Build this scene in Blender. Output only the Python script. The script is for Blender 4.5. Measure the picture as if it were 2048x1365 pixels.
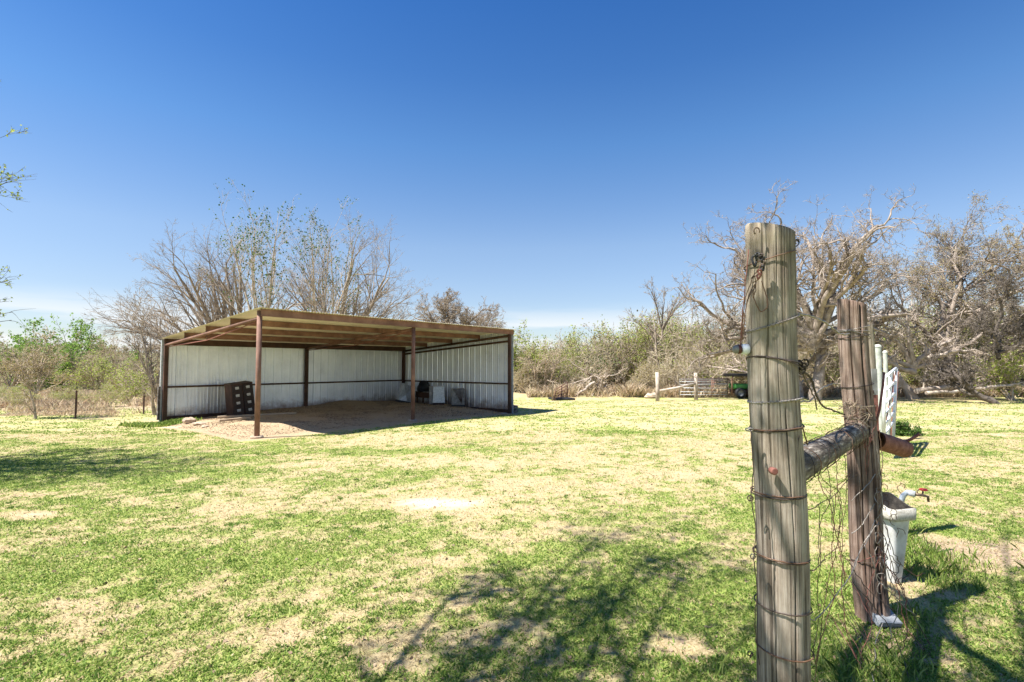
import bpy, math, random
import numpy as np
from mathutils import Vector, Matrix
PI = math.pi
for o in list(bpy.data.objects): bpy.data.objects.remove(o)
scn = bpy.context.scene
COL = scn.collection
# ---------------------------------------------------------------- camera, sky, sun, exposure
CH, PITCH, F = 1.65, 0.047, 1024.0
cam = bpy.data.cameras.new('camera'); camo = bpy.data.objects.new('camera', cam); COL.objects.link(camo)
camo.location = (0, 0, CH); camo.rotation_euler = (PI/2 + PITCH, 0, 0)
cam.sensor_width = 36; cam.lens = 18; cam.clip_start = 0.05; cam.clip_end = 4000
scn.camera = camo
SUN_EL = math.radians(59); SH = Vector((1.0, 0.40, 0)).normalized()      # SH: the way shadows fall
sun = bpy.data.lights.new('sun', 'SUN'); sun.energy = 5.0; sun.angle = math.radians(0.53); sun.color = (1.0, 0.95, 0.86)
suno = bpy.data.objects.new('sun', sun); COL.objects.link(suno)
sdir = Vector((SH.x*math.cos(SUN_EL), SH.y*math.cos(SUN_EL), -math.sin(SUN_EL)))
suno.rotation_euler = sdir.to_track_quat('-Z', 'Y').to_euler(); suno.location = (-20, 0, 40)
SK = 1/math.tan(SUN_EL)                                                # shadow length per metre of height
w = bpy.data.worlds.new('World'); scn.world = w; w.use_nodes = True
nt = w.node_tree; nt.nodes.clear()
wo = nt.nodes.new('ShaderNodeOutputWorld'); bg = nt.nodes.new('ShaderNodeBackground')
sky = nt.nodes.new('ShaderNodeTexSky'); sky.sky_type = 'NISHITA'; sky.sun_disc = False
sky.sun_elevation = SUN_EL; sky.sun_rotation = math.atan2(-SH.x, -SH.y)
sky.air_density = 1.0; sky.dust_density = 0.6; sky.ozone_density = 3.0; sky.altitude = 200
bg.inputs[1].default_value = 0.15
# thin low cloud bands near the horizon
tc = nt.nodes.new('ShaderNodeTexCoord'); sep = nt.nodes.new('ShaderNodeSeparateXYZ'); nt.links.new(tc.outputs['Generated'], sep.inputs[0])
# the deep polarised blue of the photograph: the sky's own colour weighted by height above the horizon
gr_ = nt.nodes.new('ShaderNodeValToRGB'); el_ = gr_.color_ramp.elements
while len(el_) < 6: el_.new(.5)
for i_, (p_, c_) in enumerate([(0, (.42,.40,.42)), (.127, (.43,.41,.42)), (.223, (.44,.44,.45)), (.394, (.26,.39,.49)), (.499, (.17,.32,.47)), (.60, (.12,.28,.46))]):
    el_[i_].position = p_; el_[i_].color = (*c_, 1)
nt.links.new(sep.outputs[2], gr_.inputs[0])
hs = nt.nodes.new('ShaderNodeMixRGB'); hs.blend_type = 'MULTIPLY'; hs.inputs[0].default_value = 1
nt.links.new(sky.outputs[0], hs.inputs[1]); nt.links.new(gr_.outputs[0], hs.inputs[2])
mp = nt.nodes.new('ShaderNodeMapping'); mp.inputs['Scale'].default_value = (1.6, 1.6, 14); mp.inputs['Location'].default_value = (3.1, 0.4, 0.35)
nt.links.new(tc.outputs['Generated'], mp.inputs[0])
ns = nt.nodes.new('ShaderNodeTexNoise'); ns.inputs['Scale'].default_value = 1.5; ns.inputs['Detail'].default_value = 6; ns.inputs['Roughness'].default_value = .5
nt.links.new(mp.outputs[0], ns.inputs['Vector'])
r1 = nt.nodes.new('ShaderNodeMapRange'); r1.inputs[1].default_value = .46; r1.inputs[2].default_value = .56
nt.links.new(ns.outputs[0], r1.inputs[0])
r2 = nt.nodes.new('ShaderNodeMapRange'); r2.interpolation_type = 'SMOOTHSTEP'; r2.inputs[1].default_value = .125; r2.inputs[2].default_value = .06
nt.links.new(sep.outputs[2], r2.inputs[0])
mm = nt.nodes.new('ShaderNodeMath'); mm.operation = 'MULTIPLY'; nt.links.new(r1.outputs[0], mm.inputs[0]); nt.links.new(r2.outputs[0], mm.inputs[1])
m8 = nt.nodes.new('ShaderNodeMath'); m8.operation = 'MULTIPLY'; m8.inputs[1].default_value = .8; nt.links.new(mm.outputs[0], m8.inputs[0])
mx = nt.nodes.new('ShaderNodeMixRGB'); mx.inputs[2].default_value = (2.7, 2.75, 2.8, 1)
nt.links.new(m8.outputs[0], mx.inputs[0]); nt.links.new(hs.outputs[0], mx.inputs[1])
nt.links.new(mx.outputs[0], bg.inputs[0]); nt.links.new(bg.outputs[0], wo.inputs[0])
scn.view_settings.view_transform = 'Standard'; scn.view_settings.look = 'None'
scn.view_settings.gamma = 1; scn.view_settings.use_curve_mapping = False
scn.view_settings.exposure = 1.32
scn.render.engine = 'CYCLES'
# ---------------------------------------------------------------- helpers
_c, _s = math.cos(PITCH), math.sin(PITCH)
def ray(u, v):
    a, b = (u-1024)/F, (682.5-v)/F
    return Vector((a, _c - b*_s, _s + b*_c))
def P(u, v, d):                       # the point seen at (u, v) that stands d metres ahead
    r = ray(u, v); return Vector((0, 0, CH)) + r*(d/r.y)
def G(u, v, z=0.0):                   # the ground point seen at (u, v)
    r = ray(u, v); return Vector((0, 0, CH)) + r*((z-CH)/r.z)
def tag(o, label=None, cat=None, group=None, kind=None):
    if label: o['label'] = label
    if cat: o['category'] = cat
    if group: o['group'] = group
    if kind: o['kind'] = kind
    return o
def thing(name, label, cat, loc=(0,0,0), rz=0, group=None):
    o = bpy.data.objects.new(name, None); COL.objects.link(o); o.location = loc; o.rotation_euler = (0,0,rz)
    o.empty_display_size = .1
    return tag(o, label, cat, group)
def link(name, me, parent=None, loc=None, rot=None):
    o = bpy.data.objects.new(name, me); COL.objects.link(o)
    if parent: o.parent = parent
    if loc is not None: o.location = loc
    if rot is not None: o.rotation_euler = rot
    return o
def bigmesh(name, V, Fc, mats, mi=None, smooth=True):
    """V (n,3), Fc (m,k) with k = 3 or 4"""
    V = np.asarray(V, np.float32); Fc = np.asarray(Fc, np.int32)
    me = bpy.data.meshes.new(name); k = Fc.shape[1]; m = len(Fc)
    me.vertices.add(len(V)); me.vertices.foreach_set('co', V.ravel())
    me.loops.add(m*k); me.loops.foreach_set('vertex_index', Fc.ravel())
    me.polygons.add(m); me.polygons.foreach_set('loop_start', np.arange(0, m*k, k, dtype=np.int32))
    me.polygons.foreach_set('loop_total', np.full(m, k, np.int32))
    for x in (mats if isinstance(mats, (list, tuple)) else [mats]): me.materials.append(x)
    if mi is not None: me.polygons.foreach_set('material_index', np.asarray(mi, np.int32))
    if smooth: me.polygons.foreach_set('use_smooth', np.ones(m, bool))
    me.update(calc_edges=True); return me
class MB:                              # mesh builder for small shapes
    def __init__(s): s.v = []; s.f = []; s.sm = []
    def add(s, V, Fs, smooth=False):
        n = len(s.v); s.v += [tuple(p) for p in V]; s.f += [tuple(i+n for i in f) for f in Fs]; s.sm += [smooth]*len(Fs); return s
    def box(s, a, b, M=None):
        x0,y0,z0 = a; x1,y1,z1 = b
        V = [Vector(p) for p in ((x0,y0,z0),(x1,y0,z0),(x1,y1,z0),(x0,y1,z0),(x0,y0,z1),(x1,y0,z1),(x1,y1,z1),(x0,y1,z1))]
        if M: V = [M @ p for p in V]
        return s.add(V, [(0,3,2,1),(4,5,6,7),(0,1,5,4),(1,2,6,5),(2,3,7,6),(3,0,4,7)])
    def tube(s, pts, r, n=8, cap=True, jit=0):
        pts = [Vector(p) for p in pts]; K = len(pts)
        rr = r if isinstance(r, (list, tuple)) else [r]*K
        V = []; ref = None
        for i, p in enumerate(pts):
            t = (pts[min(i+1,K-1)] - pts[max(i-1,0)])
            if t.length < 1e-9: t = Vector((0,0,1))
            t.normalize()
            if ref is None: ref = t.orthogonal().normalized()
            ref = (ref - t*ref.dot(t))
            if ref.length < 1e-6: ref = t.orthogonal()
            ref.normalize(); bi = t.cross(ref)
            for k in range(n):
                a = 2*PI*k/n; V.append(p + (ref*math.cos(a) + bi*math.sin(a))*rr[i])
        Fs = [(i*n+k, i*n+(k+1)%n, (i+1)*n+(k+1)%n, (i+1)*n+k) for i in range(K-1) for k in range(n)]
        s.add(V, Fs, True)
        if cap:
            m = len(s.v) - len(V)
            s.f.append(tuple(m+k for k in range(n))[::-1]); s.sm.append(False)
            s.f.append(tuple(m+(K-1)*n+k for k in range(n))); s.sm.append(False)
        return s
    def lathe(s, prof, c=(0,0,0), n=20, M=None, sq=0):
        V = []
        for r, z in prof:
            for k in range(n):
                a = 2*PI*(k+.5)/n; ca, sa = math.cos(a), math.sin(a)
                q = 1
                if sq: q = 1/((abs(ca)**sq + abs(sa)**sq)**(1/sq))
                p = Vector((r*q*ca, r*q*sa, z))
                V.append((M @ p) if M else p + Vector(c))
        m = len(prof)
        return s.add(V, [(i*n+k, i*n+(k+1)%n, (i+1)*n+(k+1)%n, (i+1)*n+k) for i in range(m-1) for k in range(n)], True)
    def mesh(s, name, mat):
        me = bpy.data.meshes.new(name); me.from_pydata(s.v, [], s.f); me.materials.append(mat)
        me.polygons.foreach_set('use_smooth', s.sm); me.update(); return me
    def build(s, name, mat, parent=None, loc=None, rot=None, bevel=0):
        o = link(name, s.mesh(name, mat), parent, loc, rot)
        if bevel:
            b = o.modifiers.new('bevel', 'BEVEL'); b.width = bevel; b.segments = 2; b.limit_method = 'ANGLE'
        return o
# ---- numpy value noise
_rt = np.random.RandomState(5).rand(256, 256)
def vnoise(x, y, s=0):
    x = np.asarray(x, float) + s*17.31; y = np.asarray(y, float) + s*9.77
    xi = np.floor(x).astype(int); yi = np.floor(y).astype(int); fx = x-xi; fy = y-yi
    fx = fx*fx*(3-2*fx); fy = fy*fy*(3-2*fy)
    a = _rt[xi%256, yi%256]; b = _rt[(xi+1)%256, yi%256]; c = _rt[xi%256, (yi+1)%256]; d = _rt[(xi+1)%256, (yi+1)%256]
    return (a*(1-fx)+b*fx)*(1-fy) + (c*(1-fx)+d*fx)*fy
def fbm(x, y, sc, octv=4, s=0, rough=.5):
    t = 0; a = 1; n = 0; f = 1/sc
    for i in range(octv):
        t = t + a*vnoise(x*f, y*f, s+i*3); n += a; a *= rough; f *= 2.03
    return t/n
def sstep(a, b, x):
    t = np.clip((x-a)/(b-a), 0, 1); return t*t*(3-2*t)
# ---------------------------------------------------------------- materials
def mat(name):
    m = bpy.data.materials.new(name); m.use_nodes = True; n = m.node_tree; b = n.nodes['Principled BSDF']
    return m, n, b
def N(n, t, **kw):
    x = n.nodes.new(t)
    for k, v in kw.items():
        if k.startswith('_'): setattr(x, k[1:], v)
        else:
            key = k.replace('__', ' ')
            x.inputs[int(key[1:]) if key[0]=='i' and key[1:].isdigit() else key].default_value = v
    return x
def ramp(n, cols, src):
    r = n.nodes.new('ShaderNodeValToRGB'); e = r.color_ramp.elements
    while len(e) < len(cols): e.new(.5)
    for i, (p, c) in enumerate(cols): e[i].position = p; e[i].color = (*c, 1)
    n.links.new(src, r.inputs[0]); return r
def simple(name, cols, scale=6, rough=.7, metal=0, bump=.2, stretch=(1,1,1), coord='Object', detail=6, bscale=None, spec=.4, bd=.01):
    m, n, b = mat(name); tc = N(n, 'ShaderNodeTexCoord'); mp = N(n, 'ShaderNodeMapping'); mp.inputs['Scale'].default_value = stretch
    n.links.new(tc.outputs[coord], mp.inputs[0])
    ns = N(n, 'ShaderNodeTexNoise', Scale=scale, Detail=detail, Roughness=.62); n.links.new(mp.outputs[0], ns.inputs['Vector'])
    k = len(cols); r = ramp(n, [(.3+.4*i/max(1,k-1), c) for i, c in enumerate(cols)], ns.outputs[0])
    n.links.new(r.outputs[0], b.inputs['Base Color']); b.inputs['Roughness'].default_value = rough; b.inputs['Metallic'].default_value = metal
    b.inputs['Specular IOR Level'].default_value = spec
    if bump:
        n2 = N(n, 'ShaderNodeTexNoise', Scale=bscale or scale*4, Detail=5); n.links.new(mp.outputs[0], n2.inputs['Vector'])
        bp = N(n, 'ShaderNodeBump', Strength=bump, Distance=bd); n.links.new(n2.outputs[0], bp.inputs['Height']); n.links.new(bp.outputs[0], b.inputs['Normal'])
    return m
def leafmat(name, cols, trans=.35, rough=.6):
    m, n, b = mat(name); g = N(n, 'ShaderNodeNewGeometry')
    k = len(cols); r = ramp(n, [(i/max(1,k-1), c) for i, c in enumerate(cols)], g.outputs['Random Per Island'])
    n.links.new(r.outputs[0], b.inputs['Base Color']); b.inputs['Roughness'].default_value = rough; b.inputs['Specular IOR Level'].default_value = .25
    t = N(n, 'ShaderNodeBsdfTranslucent'); n.links.new(r.outputs[0], t.inputs[0])
    mxs = N(n, 'ShaderNodeMixShader'); mxs.inputs[0].default_value = trans
    n.links.new(b.outputs[0], mxs.inputs[1]); n.links.new(t.outputs[0], mxs.inputs[2]); n.links.new(mxs.outputs[0], n.nodes['Material Output'].inputs[0])
    return m
M = {}
M['bark_tan'] = simple('bark_tan', [(.22,.165,.11), (.42,.34,.25), (.52,.44,.35)], 5, .9, bump=.5, bscale=30)
M['bark_grey'] = simple('bark_grey', [(.14,.11,.085), (.29,.235,.18), (.38,.32,.26)], 5, .9, bump=.5, bscale=30)
M['bark_oak'] = simple('bark_oak', [(.13,.10,.08), (.28,.23,.19), (.40,.34,.29)], 5, .9, bump=.5, bscale=30)
M['bark_dark'] = simple('bark_dark', [(.05,.042,.035), (.11,.09,.075), (.17,.145,.12)], 5, .9, bump=.5, bscale=30)
M['bark_pale'] = simple('bark_pale', [(.22,.17,.135), (.42,.35,.29), (.54,.47,.40)], 4, .9, bump=.5, bscale=25)
M['twig_dry'] = leafmat('twig_dry', [(.42,.34,.23), (.60,.51,.37), (.72,.63,.48), (.50,.45,.29)], .35)
M['leaf_spring'] = leafmat('leaf_spring', [(.20,.26,.04), (.32,.39,.08), (.44,.48,.14)], .45)
M['leaf_green'] = leafmat('leaf_green', [(.06,.11,.025), (.11,.18,.04), (.18,.25,.07)], .35)
M['leaf_olive'] = leafmat('leaf_olive', [(.13,.13,.045), (.23,.22,.08), (.33,.31,.13)], .4)
M['leaf_budding'] = leafmat('leaf_budding', [(.26,.22,.08), (.36,.31,.13), (.32,.25,.14)], .35)
M['leaf_fresh'] = leafmat('leaf_fresh', [(.10,.20,.03), (.18,.32,.05), (.28,.42,.09)], .4)
M['leaf_elm'] = leafmat('leaf_elm', [(.03,.07,.012), (.06,.12,.02), (.12,.19,.04)], .35)
M['grass_green'] = leafmat('grass_green', [(.08,.15,.025), (.17,.27,.045), (.27,.37,.075), (.40,.44,.14)], .4)
M['weed_green'] = leafmat('weed_green', [(.07,.14,.025), (.12,.22,.04), (.20,.31,.06)], .4)
M['grass_dry'] = leafmat('grass_dry', [(.30,.22,.11), (.45,.36,.20), (.53,.44,.26), (.38,.30,.16)], .25)
M['weed_dry'] = leafmat('weed_dry', [(.40,.29,.19), (.54,.42,.29), (.64,.52,.38), (.46,.42,.24)], .3)
M['litter'] = leafmat('litter', [(.10,.065,.045), (.26,.18,.12), (.42,.32,.21), (.16,.11,.08)], .05)
M['rust_steel'] = simple('rust_steel', [(.12,.058,.042), (.20,.105,.077), (.29,.165,.12)], 3, .75, bump=.25, bscale=60)
M['rust_dark'] = simple('rust_dark', [(.035,.018,.013), (.065,.032,.022), (.10,.05,.035)], 3, .75, bump=.2, bscale=60)
M['rust_wire'] = simple('rust_wire', [(.07,.035,.022), (.16,.085,.05), (.25,.19,.15)], 25, .7, metal=.3, bump=.2)
M['wire_grey'] = simple('wire_grey', [(.14,.11,.09), (.28,.25,.22), (.42,.40,.38)], 25, .55, metal=.5, bump=.2)
M['wire_dark'] = simple('wire_dark', [(.03,.022,.02), (.07,.05,.04), (.14,.10,.08)], 30, .6, metal=.3, bump=.2)
M['rust_red'] = simple('rust_red', [(.13,.045,.035), (.22,.085,.065), (.30,.14,.11)], 30, .85, bump=.5, bscale=150, bd=.003)
M['rail_grain'] = simple('rail_grain', [(.035,.026,.02), (.10,.08,.065), (.19,.16,.13), (.50,.45,.38)], 6, .9, bump=.9, bscale=14, bd=.008, spec=.15, stretch=(1.5,9,9))
M['lumber'] = simple('lumber', [(.26,.19,.13), (.40,.31,.22), (.50,.42,.33)], 4, .85, bump=.3, stretch=(1,8,8))
M['stone'] = simple('stone', [(.28,.20,.14), (.42,.32,.24), (.52,.44,.36)], 6, .9, bump=.6, bscale=14, bd=.02)
M['cabinet'] = simple('cabinet', [(.018,.012,.01), (.032,.02,.017), (.05,.035,.03)], 4, .5, bump=.05)
M['cabinet_side'] = simple('cabinet_side', [(.03,.014,.010), (.05,.024,.017), (.10,.05,.035)], 2.5, .6, bump=.05)
M['black_plastic'] = simple('black_plastic', [(.008,.008,.009), (.016,.016,.018), (.03,.03,.032)], 4, .5, bump=.1)
M['label_metal'] = simple('label_metal', [(.5,.5,.5), (.65,.65,.65)], 8, .35, metal=.3, bump=0)
M['galvanized'] = simple('galvanized', [(.36,.38,.40), (.50,.53,.56), (.62,.65,.68)], 18, .45, metal=.35, bump=.06)
M['galv_dull'] = simple('galv_dull', [(.12,.115,.11), (.22,.215,.21), (.34,.335,.33)], 9, .6, metal=.3, bump=.1)
M['white_paint'] = simple('white_paint', [(.62,.64,.66), (.76,.78,.80)], 6, .45, bump=.05)
M['white_plastic'] = simple('white_plastic', [(.34,.33,.31), (.56,.56,.55), (.68,.69,.69)], 7, .45, bump=.1)
M['pale_pipe'] = simple('pale_pipe', [(.26,.28,.24), (.42,.44,.39), (.52,.53,.47)], 7, .7, bump=.2)
M['rim_plastic'] = simple('rim_plastic', [(.25,.22,.18), (.42,.40,.35), (.55,.53,.48)], 60, .8, bump=.5, bscale=200, bd=.003)
M['grey_plastic'] = simple('grey_plastic', [(.38,.44,.50), (.48,.53,.58)], 7, .4, bump=.05)
M['red_plastic'] = simple('red_plastic', [(.45,.02,.025), (.6,.05,.05)], 7, .4, bump=.05)
M['shaded_inside'] = simple('shaded_inside', [(.012,.010,.009), (.03,.026,.022), (.07,.06,.05)], 25, .9, bump=.4)  # shade of the bin's hollow put into a dark colour
M['brass'] = simple('brass', [(.10,.07,.05), (.20,.15,.11)], 30, .45, metal=.6, bump=.1)
M['tractor_green'] = simple('tractor_green', [(.03,.15,.03), (.06,.24,.05)], 7, .4, bump=.02)
M['porcelain'] = simple('porcelain', [(.60,.64,.70), (.75,.78,.82)], 20, .25, bump=.05)
M['oxblood'] = simple('oxblood', [(.06,.018,.012), (.13,.04,.03)], 20, .3, bump=.05)
M['ash_block'] = simple('ash_block', [(.14,.15,.16), (.26,.28,.30), (.38,.40,.43)], 14, .9, bump=.5, stretch=(1,6,6))
def tin(name, cols, warm=0):
    m, n, b = mat(name); tc = N(n, 'ShaderNodeTexCoord')
    vo = N(n, 'ShaderNodeTexVoronoi', Scale=55); n.links.new(tc.outputs['Object'], vo.inputs['Vector'])
    ns = N(n, 'ShaderNodeTexNoise', Scale=1.3, Detail=7, Roughness=.6); n.links.new(tc.outputs['Object'], ns.inputs['Vector'])
    mpx = N(n, 'ShaderNodeMapping'); mpx.inputs['Scale'].default_value = (9, 9, .5); n.links.new(tc.outputs['Object'], mpx.inputs[0])
    n3 = N(n, 'ShaderNodeTexNoise', Scale=1.6, Detail=5); n.links.new(mpx.outputs[0], n3.inputs['Vector'])
    a = N(n, 'ShaderNodeMath', _operation='MULTIPLY_ADD'); a.inputs[1].default_value = .12; n.links.new(vo.outputs['Color'], a.inputs[0]); n.links.new(ns.outputs[0], a.inputs[2])
    a2 = N(n, 'ShaderNodeMath', _operation='MULTIPLY_ADD'); a2.inputs[1].default_value = .35; n.links.new(n3.outputs[0], a2.inputs[0]); n.links.new(a.outputs[0], a2.inputs[2])
    r = ramp(n, [(.40, cols[0]), (.62, cols[1]), (.85, cols[2])], a2.outputs[0]); n.links.new(r.outputs[0], b.inputs['Base Color'])
    if name == 'tin_wall':
        sp = N(n, 'ShaderNodeSeparateXYZ'); n.links.new(tc.outputs['Object'], sp.inputs[0])
        n5 = N(n, 'ShaderNodeTexNoise', Scale=3.5, Detail=8, Roughness=.7); n.links.new(tc.outputs['Object'], n5.inputs['Vector'])
        q1_ = N(n, 'ShaderNodeMath', _operation='MULTIPLY_ADD'); q1_.inputs[1].default_value = -.9; n.links.new(n5.outputs[0], q1_.inputs[0]); n.links.new(sp.outputs[2], q1_.inputs[2])
        q2_ = N(n, 'ShaderNodeMapRange'); q2_.inputs[1].default_value = -.05; q2_.inputs[2].default_value = -.38; q2_.inputs[3].default_value = 0; q2_.inputs[4].default_value = .8; n.links.new(q1_.outputs[0], q2_.inputs[0])
        mq = N(n, 'ShaderNodeMixRGB'); mq.inputs[2].default_value = (.20,.13,.09,1); n.links.new(q2_.outputs[0], mq.inputs[0]); n.links.new(r.outputs[0], mq.inputs[1]); n.links.new(mq.outputs[0], b.inputs['Base Color'])
    b.inputs['Metallic'].default_value = .45; b.inputs['Roughness'].default_value = .36
    bp = N(n, 'ShaderNodeBump', Strength=.05, Distance=.004); n.links.new(vo.outputs['Distance'], bp.inputs['Height']); n.links.new(bp.outputs[0], b.inputs['Normal'])
    return m
M['tin_wall'] = tin('tin_wall', [(.50,.53,.60), (.70,.74,.82), (.80,.84,.92)])
M['tin_roof'] = tin('tin_roof', [(.58,.52,.40), (.70,.64,.52), (.78,.73,.62)])
M['tin_roof'].node_tree.nodes['Principled BSDF'].inputs['Metallic'].default_value = .1
def woodpost(name, cols, moss):
    """weathered round post: vertical grain, dark drying cracks, a greenish lichen bloom"""
    m, n, b = mat(name); tc = N(n, 'ShaderNodeTexCoord')
    mp = N(n, 'ShaderNodeMapping'); mp.inputs['Scale'].default_value = (30, 30, 1.3); n.links.new(tc.outputs['Object'], mp.inputs[0])
    g = N(n, 'ShaderNodeTexNoise', Scale=2.2, Detail=12, Roughness=.8, Distortion=.3); n.links.new(mp.outputs[0], g.inputs['Vector'])
    big = N(n, 'ShaderNodeTexNoise', Scale=3.2, Detail=5, Roughness=.6); n.links.new(tc.outputs['Object'], big.inputs['Vector'])
    a = N(n, 'ShaderNodeMath', _operation='MULTIPLY_ADD'); a.inputs[1].default_value = .6; n.links.new(big.outputs[0], a.inputs[0]); n.links.new(g.outputs[0], a.inputs[2])
    r = ramp(n, [(.52, cols[0]), (.72, cols[1]), (.85, cols[2]), (1.0, cols[3])], a.outputs[0])
    mp2 = N(n, 'ShaderNodeMapping'); mp2.inputs['Scale'].default_value = (75, 75, .5); n.links.new(tc.outputs['Object'], mp2.inputs[0])
    ck = N(n, 'ShaderNodeTexNoise', Scale=1.2, Detail=3, Roughness=.5); n.links.new(mp2.outputs[0], ck.inputs['Vector'])
    cr = ramp(n, [(.30, (.10,.09,.08)), (.37, (.55,.52,.5)), (.44, (1,1,1))], ck.outputs[0])
    mul = N(n, 'ShaderNodeMixRGB', _blend_type='MULTIPLY'); mul.inputs[0].default_value = .7; n.links.new(r.outputs[0], mul.inputs[1]); n.links.new(cr.outputs[0], mul.inputs[2])
    mo = N(n, 'ShaderNodeTexNoise', Scale=4.5, Detail=7, Roughness=.7); n.links.new(tc.outputs['Object'], mo.inputs['Vector'])
    sp = N(n, 'ShaderNodeSeparateXYZ'); n.links.new(tc.outputs['Object'], sp.inputs[0])
    hz = N(n, 'ShaderNodeMapRange'); hz.inputs[1].default_value = 1.1; hz.inputs[2].default_value = 2.1; n.links.new(sp.outputs[2], hz.inputs[0])
    mr = N(n, 'ShaderNodeMapRange'); mr.inputs[1].default_value = .42; mr.inputs[2].default_value = .62; n.links.new(mo.outputs[0], mr.inputs[0])
    mz = N(n, 'ShaderNodeMath', _operation='MULTIPLY'); n.links.new(hz.outputs[0], mz.inputs[0]); n.links.new(mr.outputs[0], mz.inputs[1])
    ms = N(n, 'ShaderNodeMath', _operation='MULTIPLY'); ms.inputs[1].default_value = moss; n.links.new(mz.outputs[0], ms.inputs[0])
    gm = N(n, 'ShaderNodeMixRGB'); gm.inputs[2].default_value = (.25,.235,.11,1); n.links.new(ms.outputs[0], gm.inputs[0]); n.links.new(mul.outputs[0], gm.inputs[1])
    n.links.new(gm.outputs[0], b.inputs['Base Color']); b.inputs['Roughness'].default_value = .88; b.inputs['Specular IOR Level'].default_value = .2
    ad = N(n, 'ShaderNodeMath', _operation='ADD'); n.links.new(g.outputs[0], ad.inputs[0]); n.links.new(cr.outputs[0], ad.inputs[1])
    bp = N(n, 'ShaderNodeBump', Strength=.9, Distance=.006); n.links.new(ad.outputs[0], bp.inputs['Height']); n.links.new(bp.outputs[0], b.inputs['Normal'])
    return m
M['post_wood'] = woodpost('post_wood', [(.06,.043,.033), (.19,.15,.115), (.34,.285,.23), (.50,.44,.37)], .35)
M['post_brown'] = woodpost('post_brown', [(.045,.028,.02), (.14,.09,.068), (.25,.18,.145), (.42,.34,.29)], .1)
M['rail_wood'] = simple('rail_wood', [(.035,.03,.028), (.085,.073,.068), (.17,.15,.135), (.50,.46,.41)], 9, .95, bump=.8, bscale=40, bd=.006, spec=.1)
def groundmat():
    m, n, b = mat('ground'); tc = N(n, 'ShaderNodeTexCoord')
    gr = N(n, 'ShaderNodeAttribute', _attribute_name='green'); dr = N(n, 'ShaderNodeAttribute', _attribute_name='dirt')
    fn = N(n, 'ShaderNodeTexNoise', Scale=14, Detail=8, Roughness=.75); n.links.new(tc.outputs['Object'], fn.inputs['Vector'])
    f2 = N(n, 'ShaderNodeTexNoise', Scale=70, Detail=6, Roughness=.8); n.links.new(tc.outputs['Object'], f2.inputs['Vector'])
    a = N(n, 'ShaderNodeMath', _operation='MULTIPLY_ADD'); a.inputs[1].default_value = 1.5; n.links.new(fn.outputs[0], a.inputs[0]); n.links.new(gr.outputs['Fac'], a.inputs[2])
    a2 = N(n, 'ShaderNodeMath', _operation='MULTIPLY_ADD'); a2.inputs[1].default_value = .8; n.links.new(f2.outputs[0], a2.inputs[0]); n.links.new(a.outputs[0], a2.inputs[2])
    k = N(n, 'ShaderNodeMapRange'); k.inputs[1].default_value = 1.45; k.inputs[2].default_value = 1.95; n.links.new(a2.outputs[0], k.inputs[0])
    sc = ramp(n, [(.34, (.25,.175,.10)), (.44, (.39,.30,.165)), (.54, (.465,.375,.225)), (.68, (.56,.465,.31))], f2.outputs[0])
    gc = ramp(n, [(.32, (.10,.14,.03)), (.45, (.22,.27,.065)), (.57, (.33,.36,.11)), (.72, (.44,.43,.19))], f2.outputs[0])
    mxa = N(n, 'ShaderNodeMixRGB'); n.links.new(k.outputs[0], mxa.inputs[0]); n.links.new(sc.outputs[0], mxa.inputs[1]); n.links.new(gc.outputs[0], mxa.inputs[2])
    sa = N(n, 'ShaderNodeMapRange'); sa.inputs[1].default_value = .1; sa.inputs[2].default_value = -.6; sa.inputs[3].default_value = 0; sa.inputs[4].default_value = 1; n.links.new(gr.outputs['Fac'], sa.inputs[0])
    ms_ = N(n, 'ShaderNodeMixRGB'); ms_.inputs[2].default_value = (.62,.52,.38,1); n.links.new(sa.outputs[0], ms_.inputs[0]); n.links.new(mxa.outputs[0], ms_.inputs[1]); mxa = ms_
    dc = ramp(n, [(.34, (.15,.105,.07)), (.46, (.34,.255,.165)), (.56, (.46,.355,.235)), (.68, (.56,.44,.31))], f2.outputs[0])
    d1 = N(n, 'ShaderNodeMath', _operation='MULTIPLY_ADD'); d1.inputs[1].default_value = .8; n.links.new(fn.outputs[0], d1.inputs[0]); n.links.new(dr.outputs['Fac'], d1.inputs[2])
    d2 = N(n, 'ShaderNodeMapRange'); d2.inputs[1].default_value = .75; d2.inputs[2].default_value = 1.0; n.links.new(d1.outputs[0], d2.inputs[0])
    mxb = N(n, 'ShaderNodeMixRGB'); n.links.new(d2.outputs[0], mxb.inputs[0]); n.links.new(mxa.outputs[0], mxb.inputs[1]); n.links.new(dc.outputs[0], mxb.inputs[2])
    fo = N(n, 'ShaderNodeAttribute', _attribute_name='forest'); oc = ramp(n, [(.35, (.09,.10,.04)), (.6, (.20,.19,.10))], fn.outputs[0])
    mxc = N(n, 'ShaderNodeMixRGB'); n.links.new(fo.outputs['Fac'], mxc.inputs[0]); n.links.new(mxb.outputs[0], mxc.inputs[1]); n.links.new(oc.outputs[0], mxc.inputs[2]); mxb = mxc
    n.links.new(mxb.outputs[0], b.inputs['Base Color']); b.inputs['Roughness'].default_value = .95; b.inputs['Specular IOR Level'].default_value = .1
    bp = N(n, 'ShaderNodeBump', Strength=.7, Distance=.02); n.links.new(a2.outputs[0], bp.inputs['Height']); n.links.new(bp.outputs[0], b.inputs['Normal'])
    return m
M['ground'] = groundmat()
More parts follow.
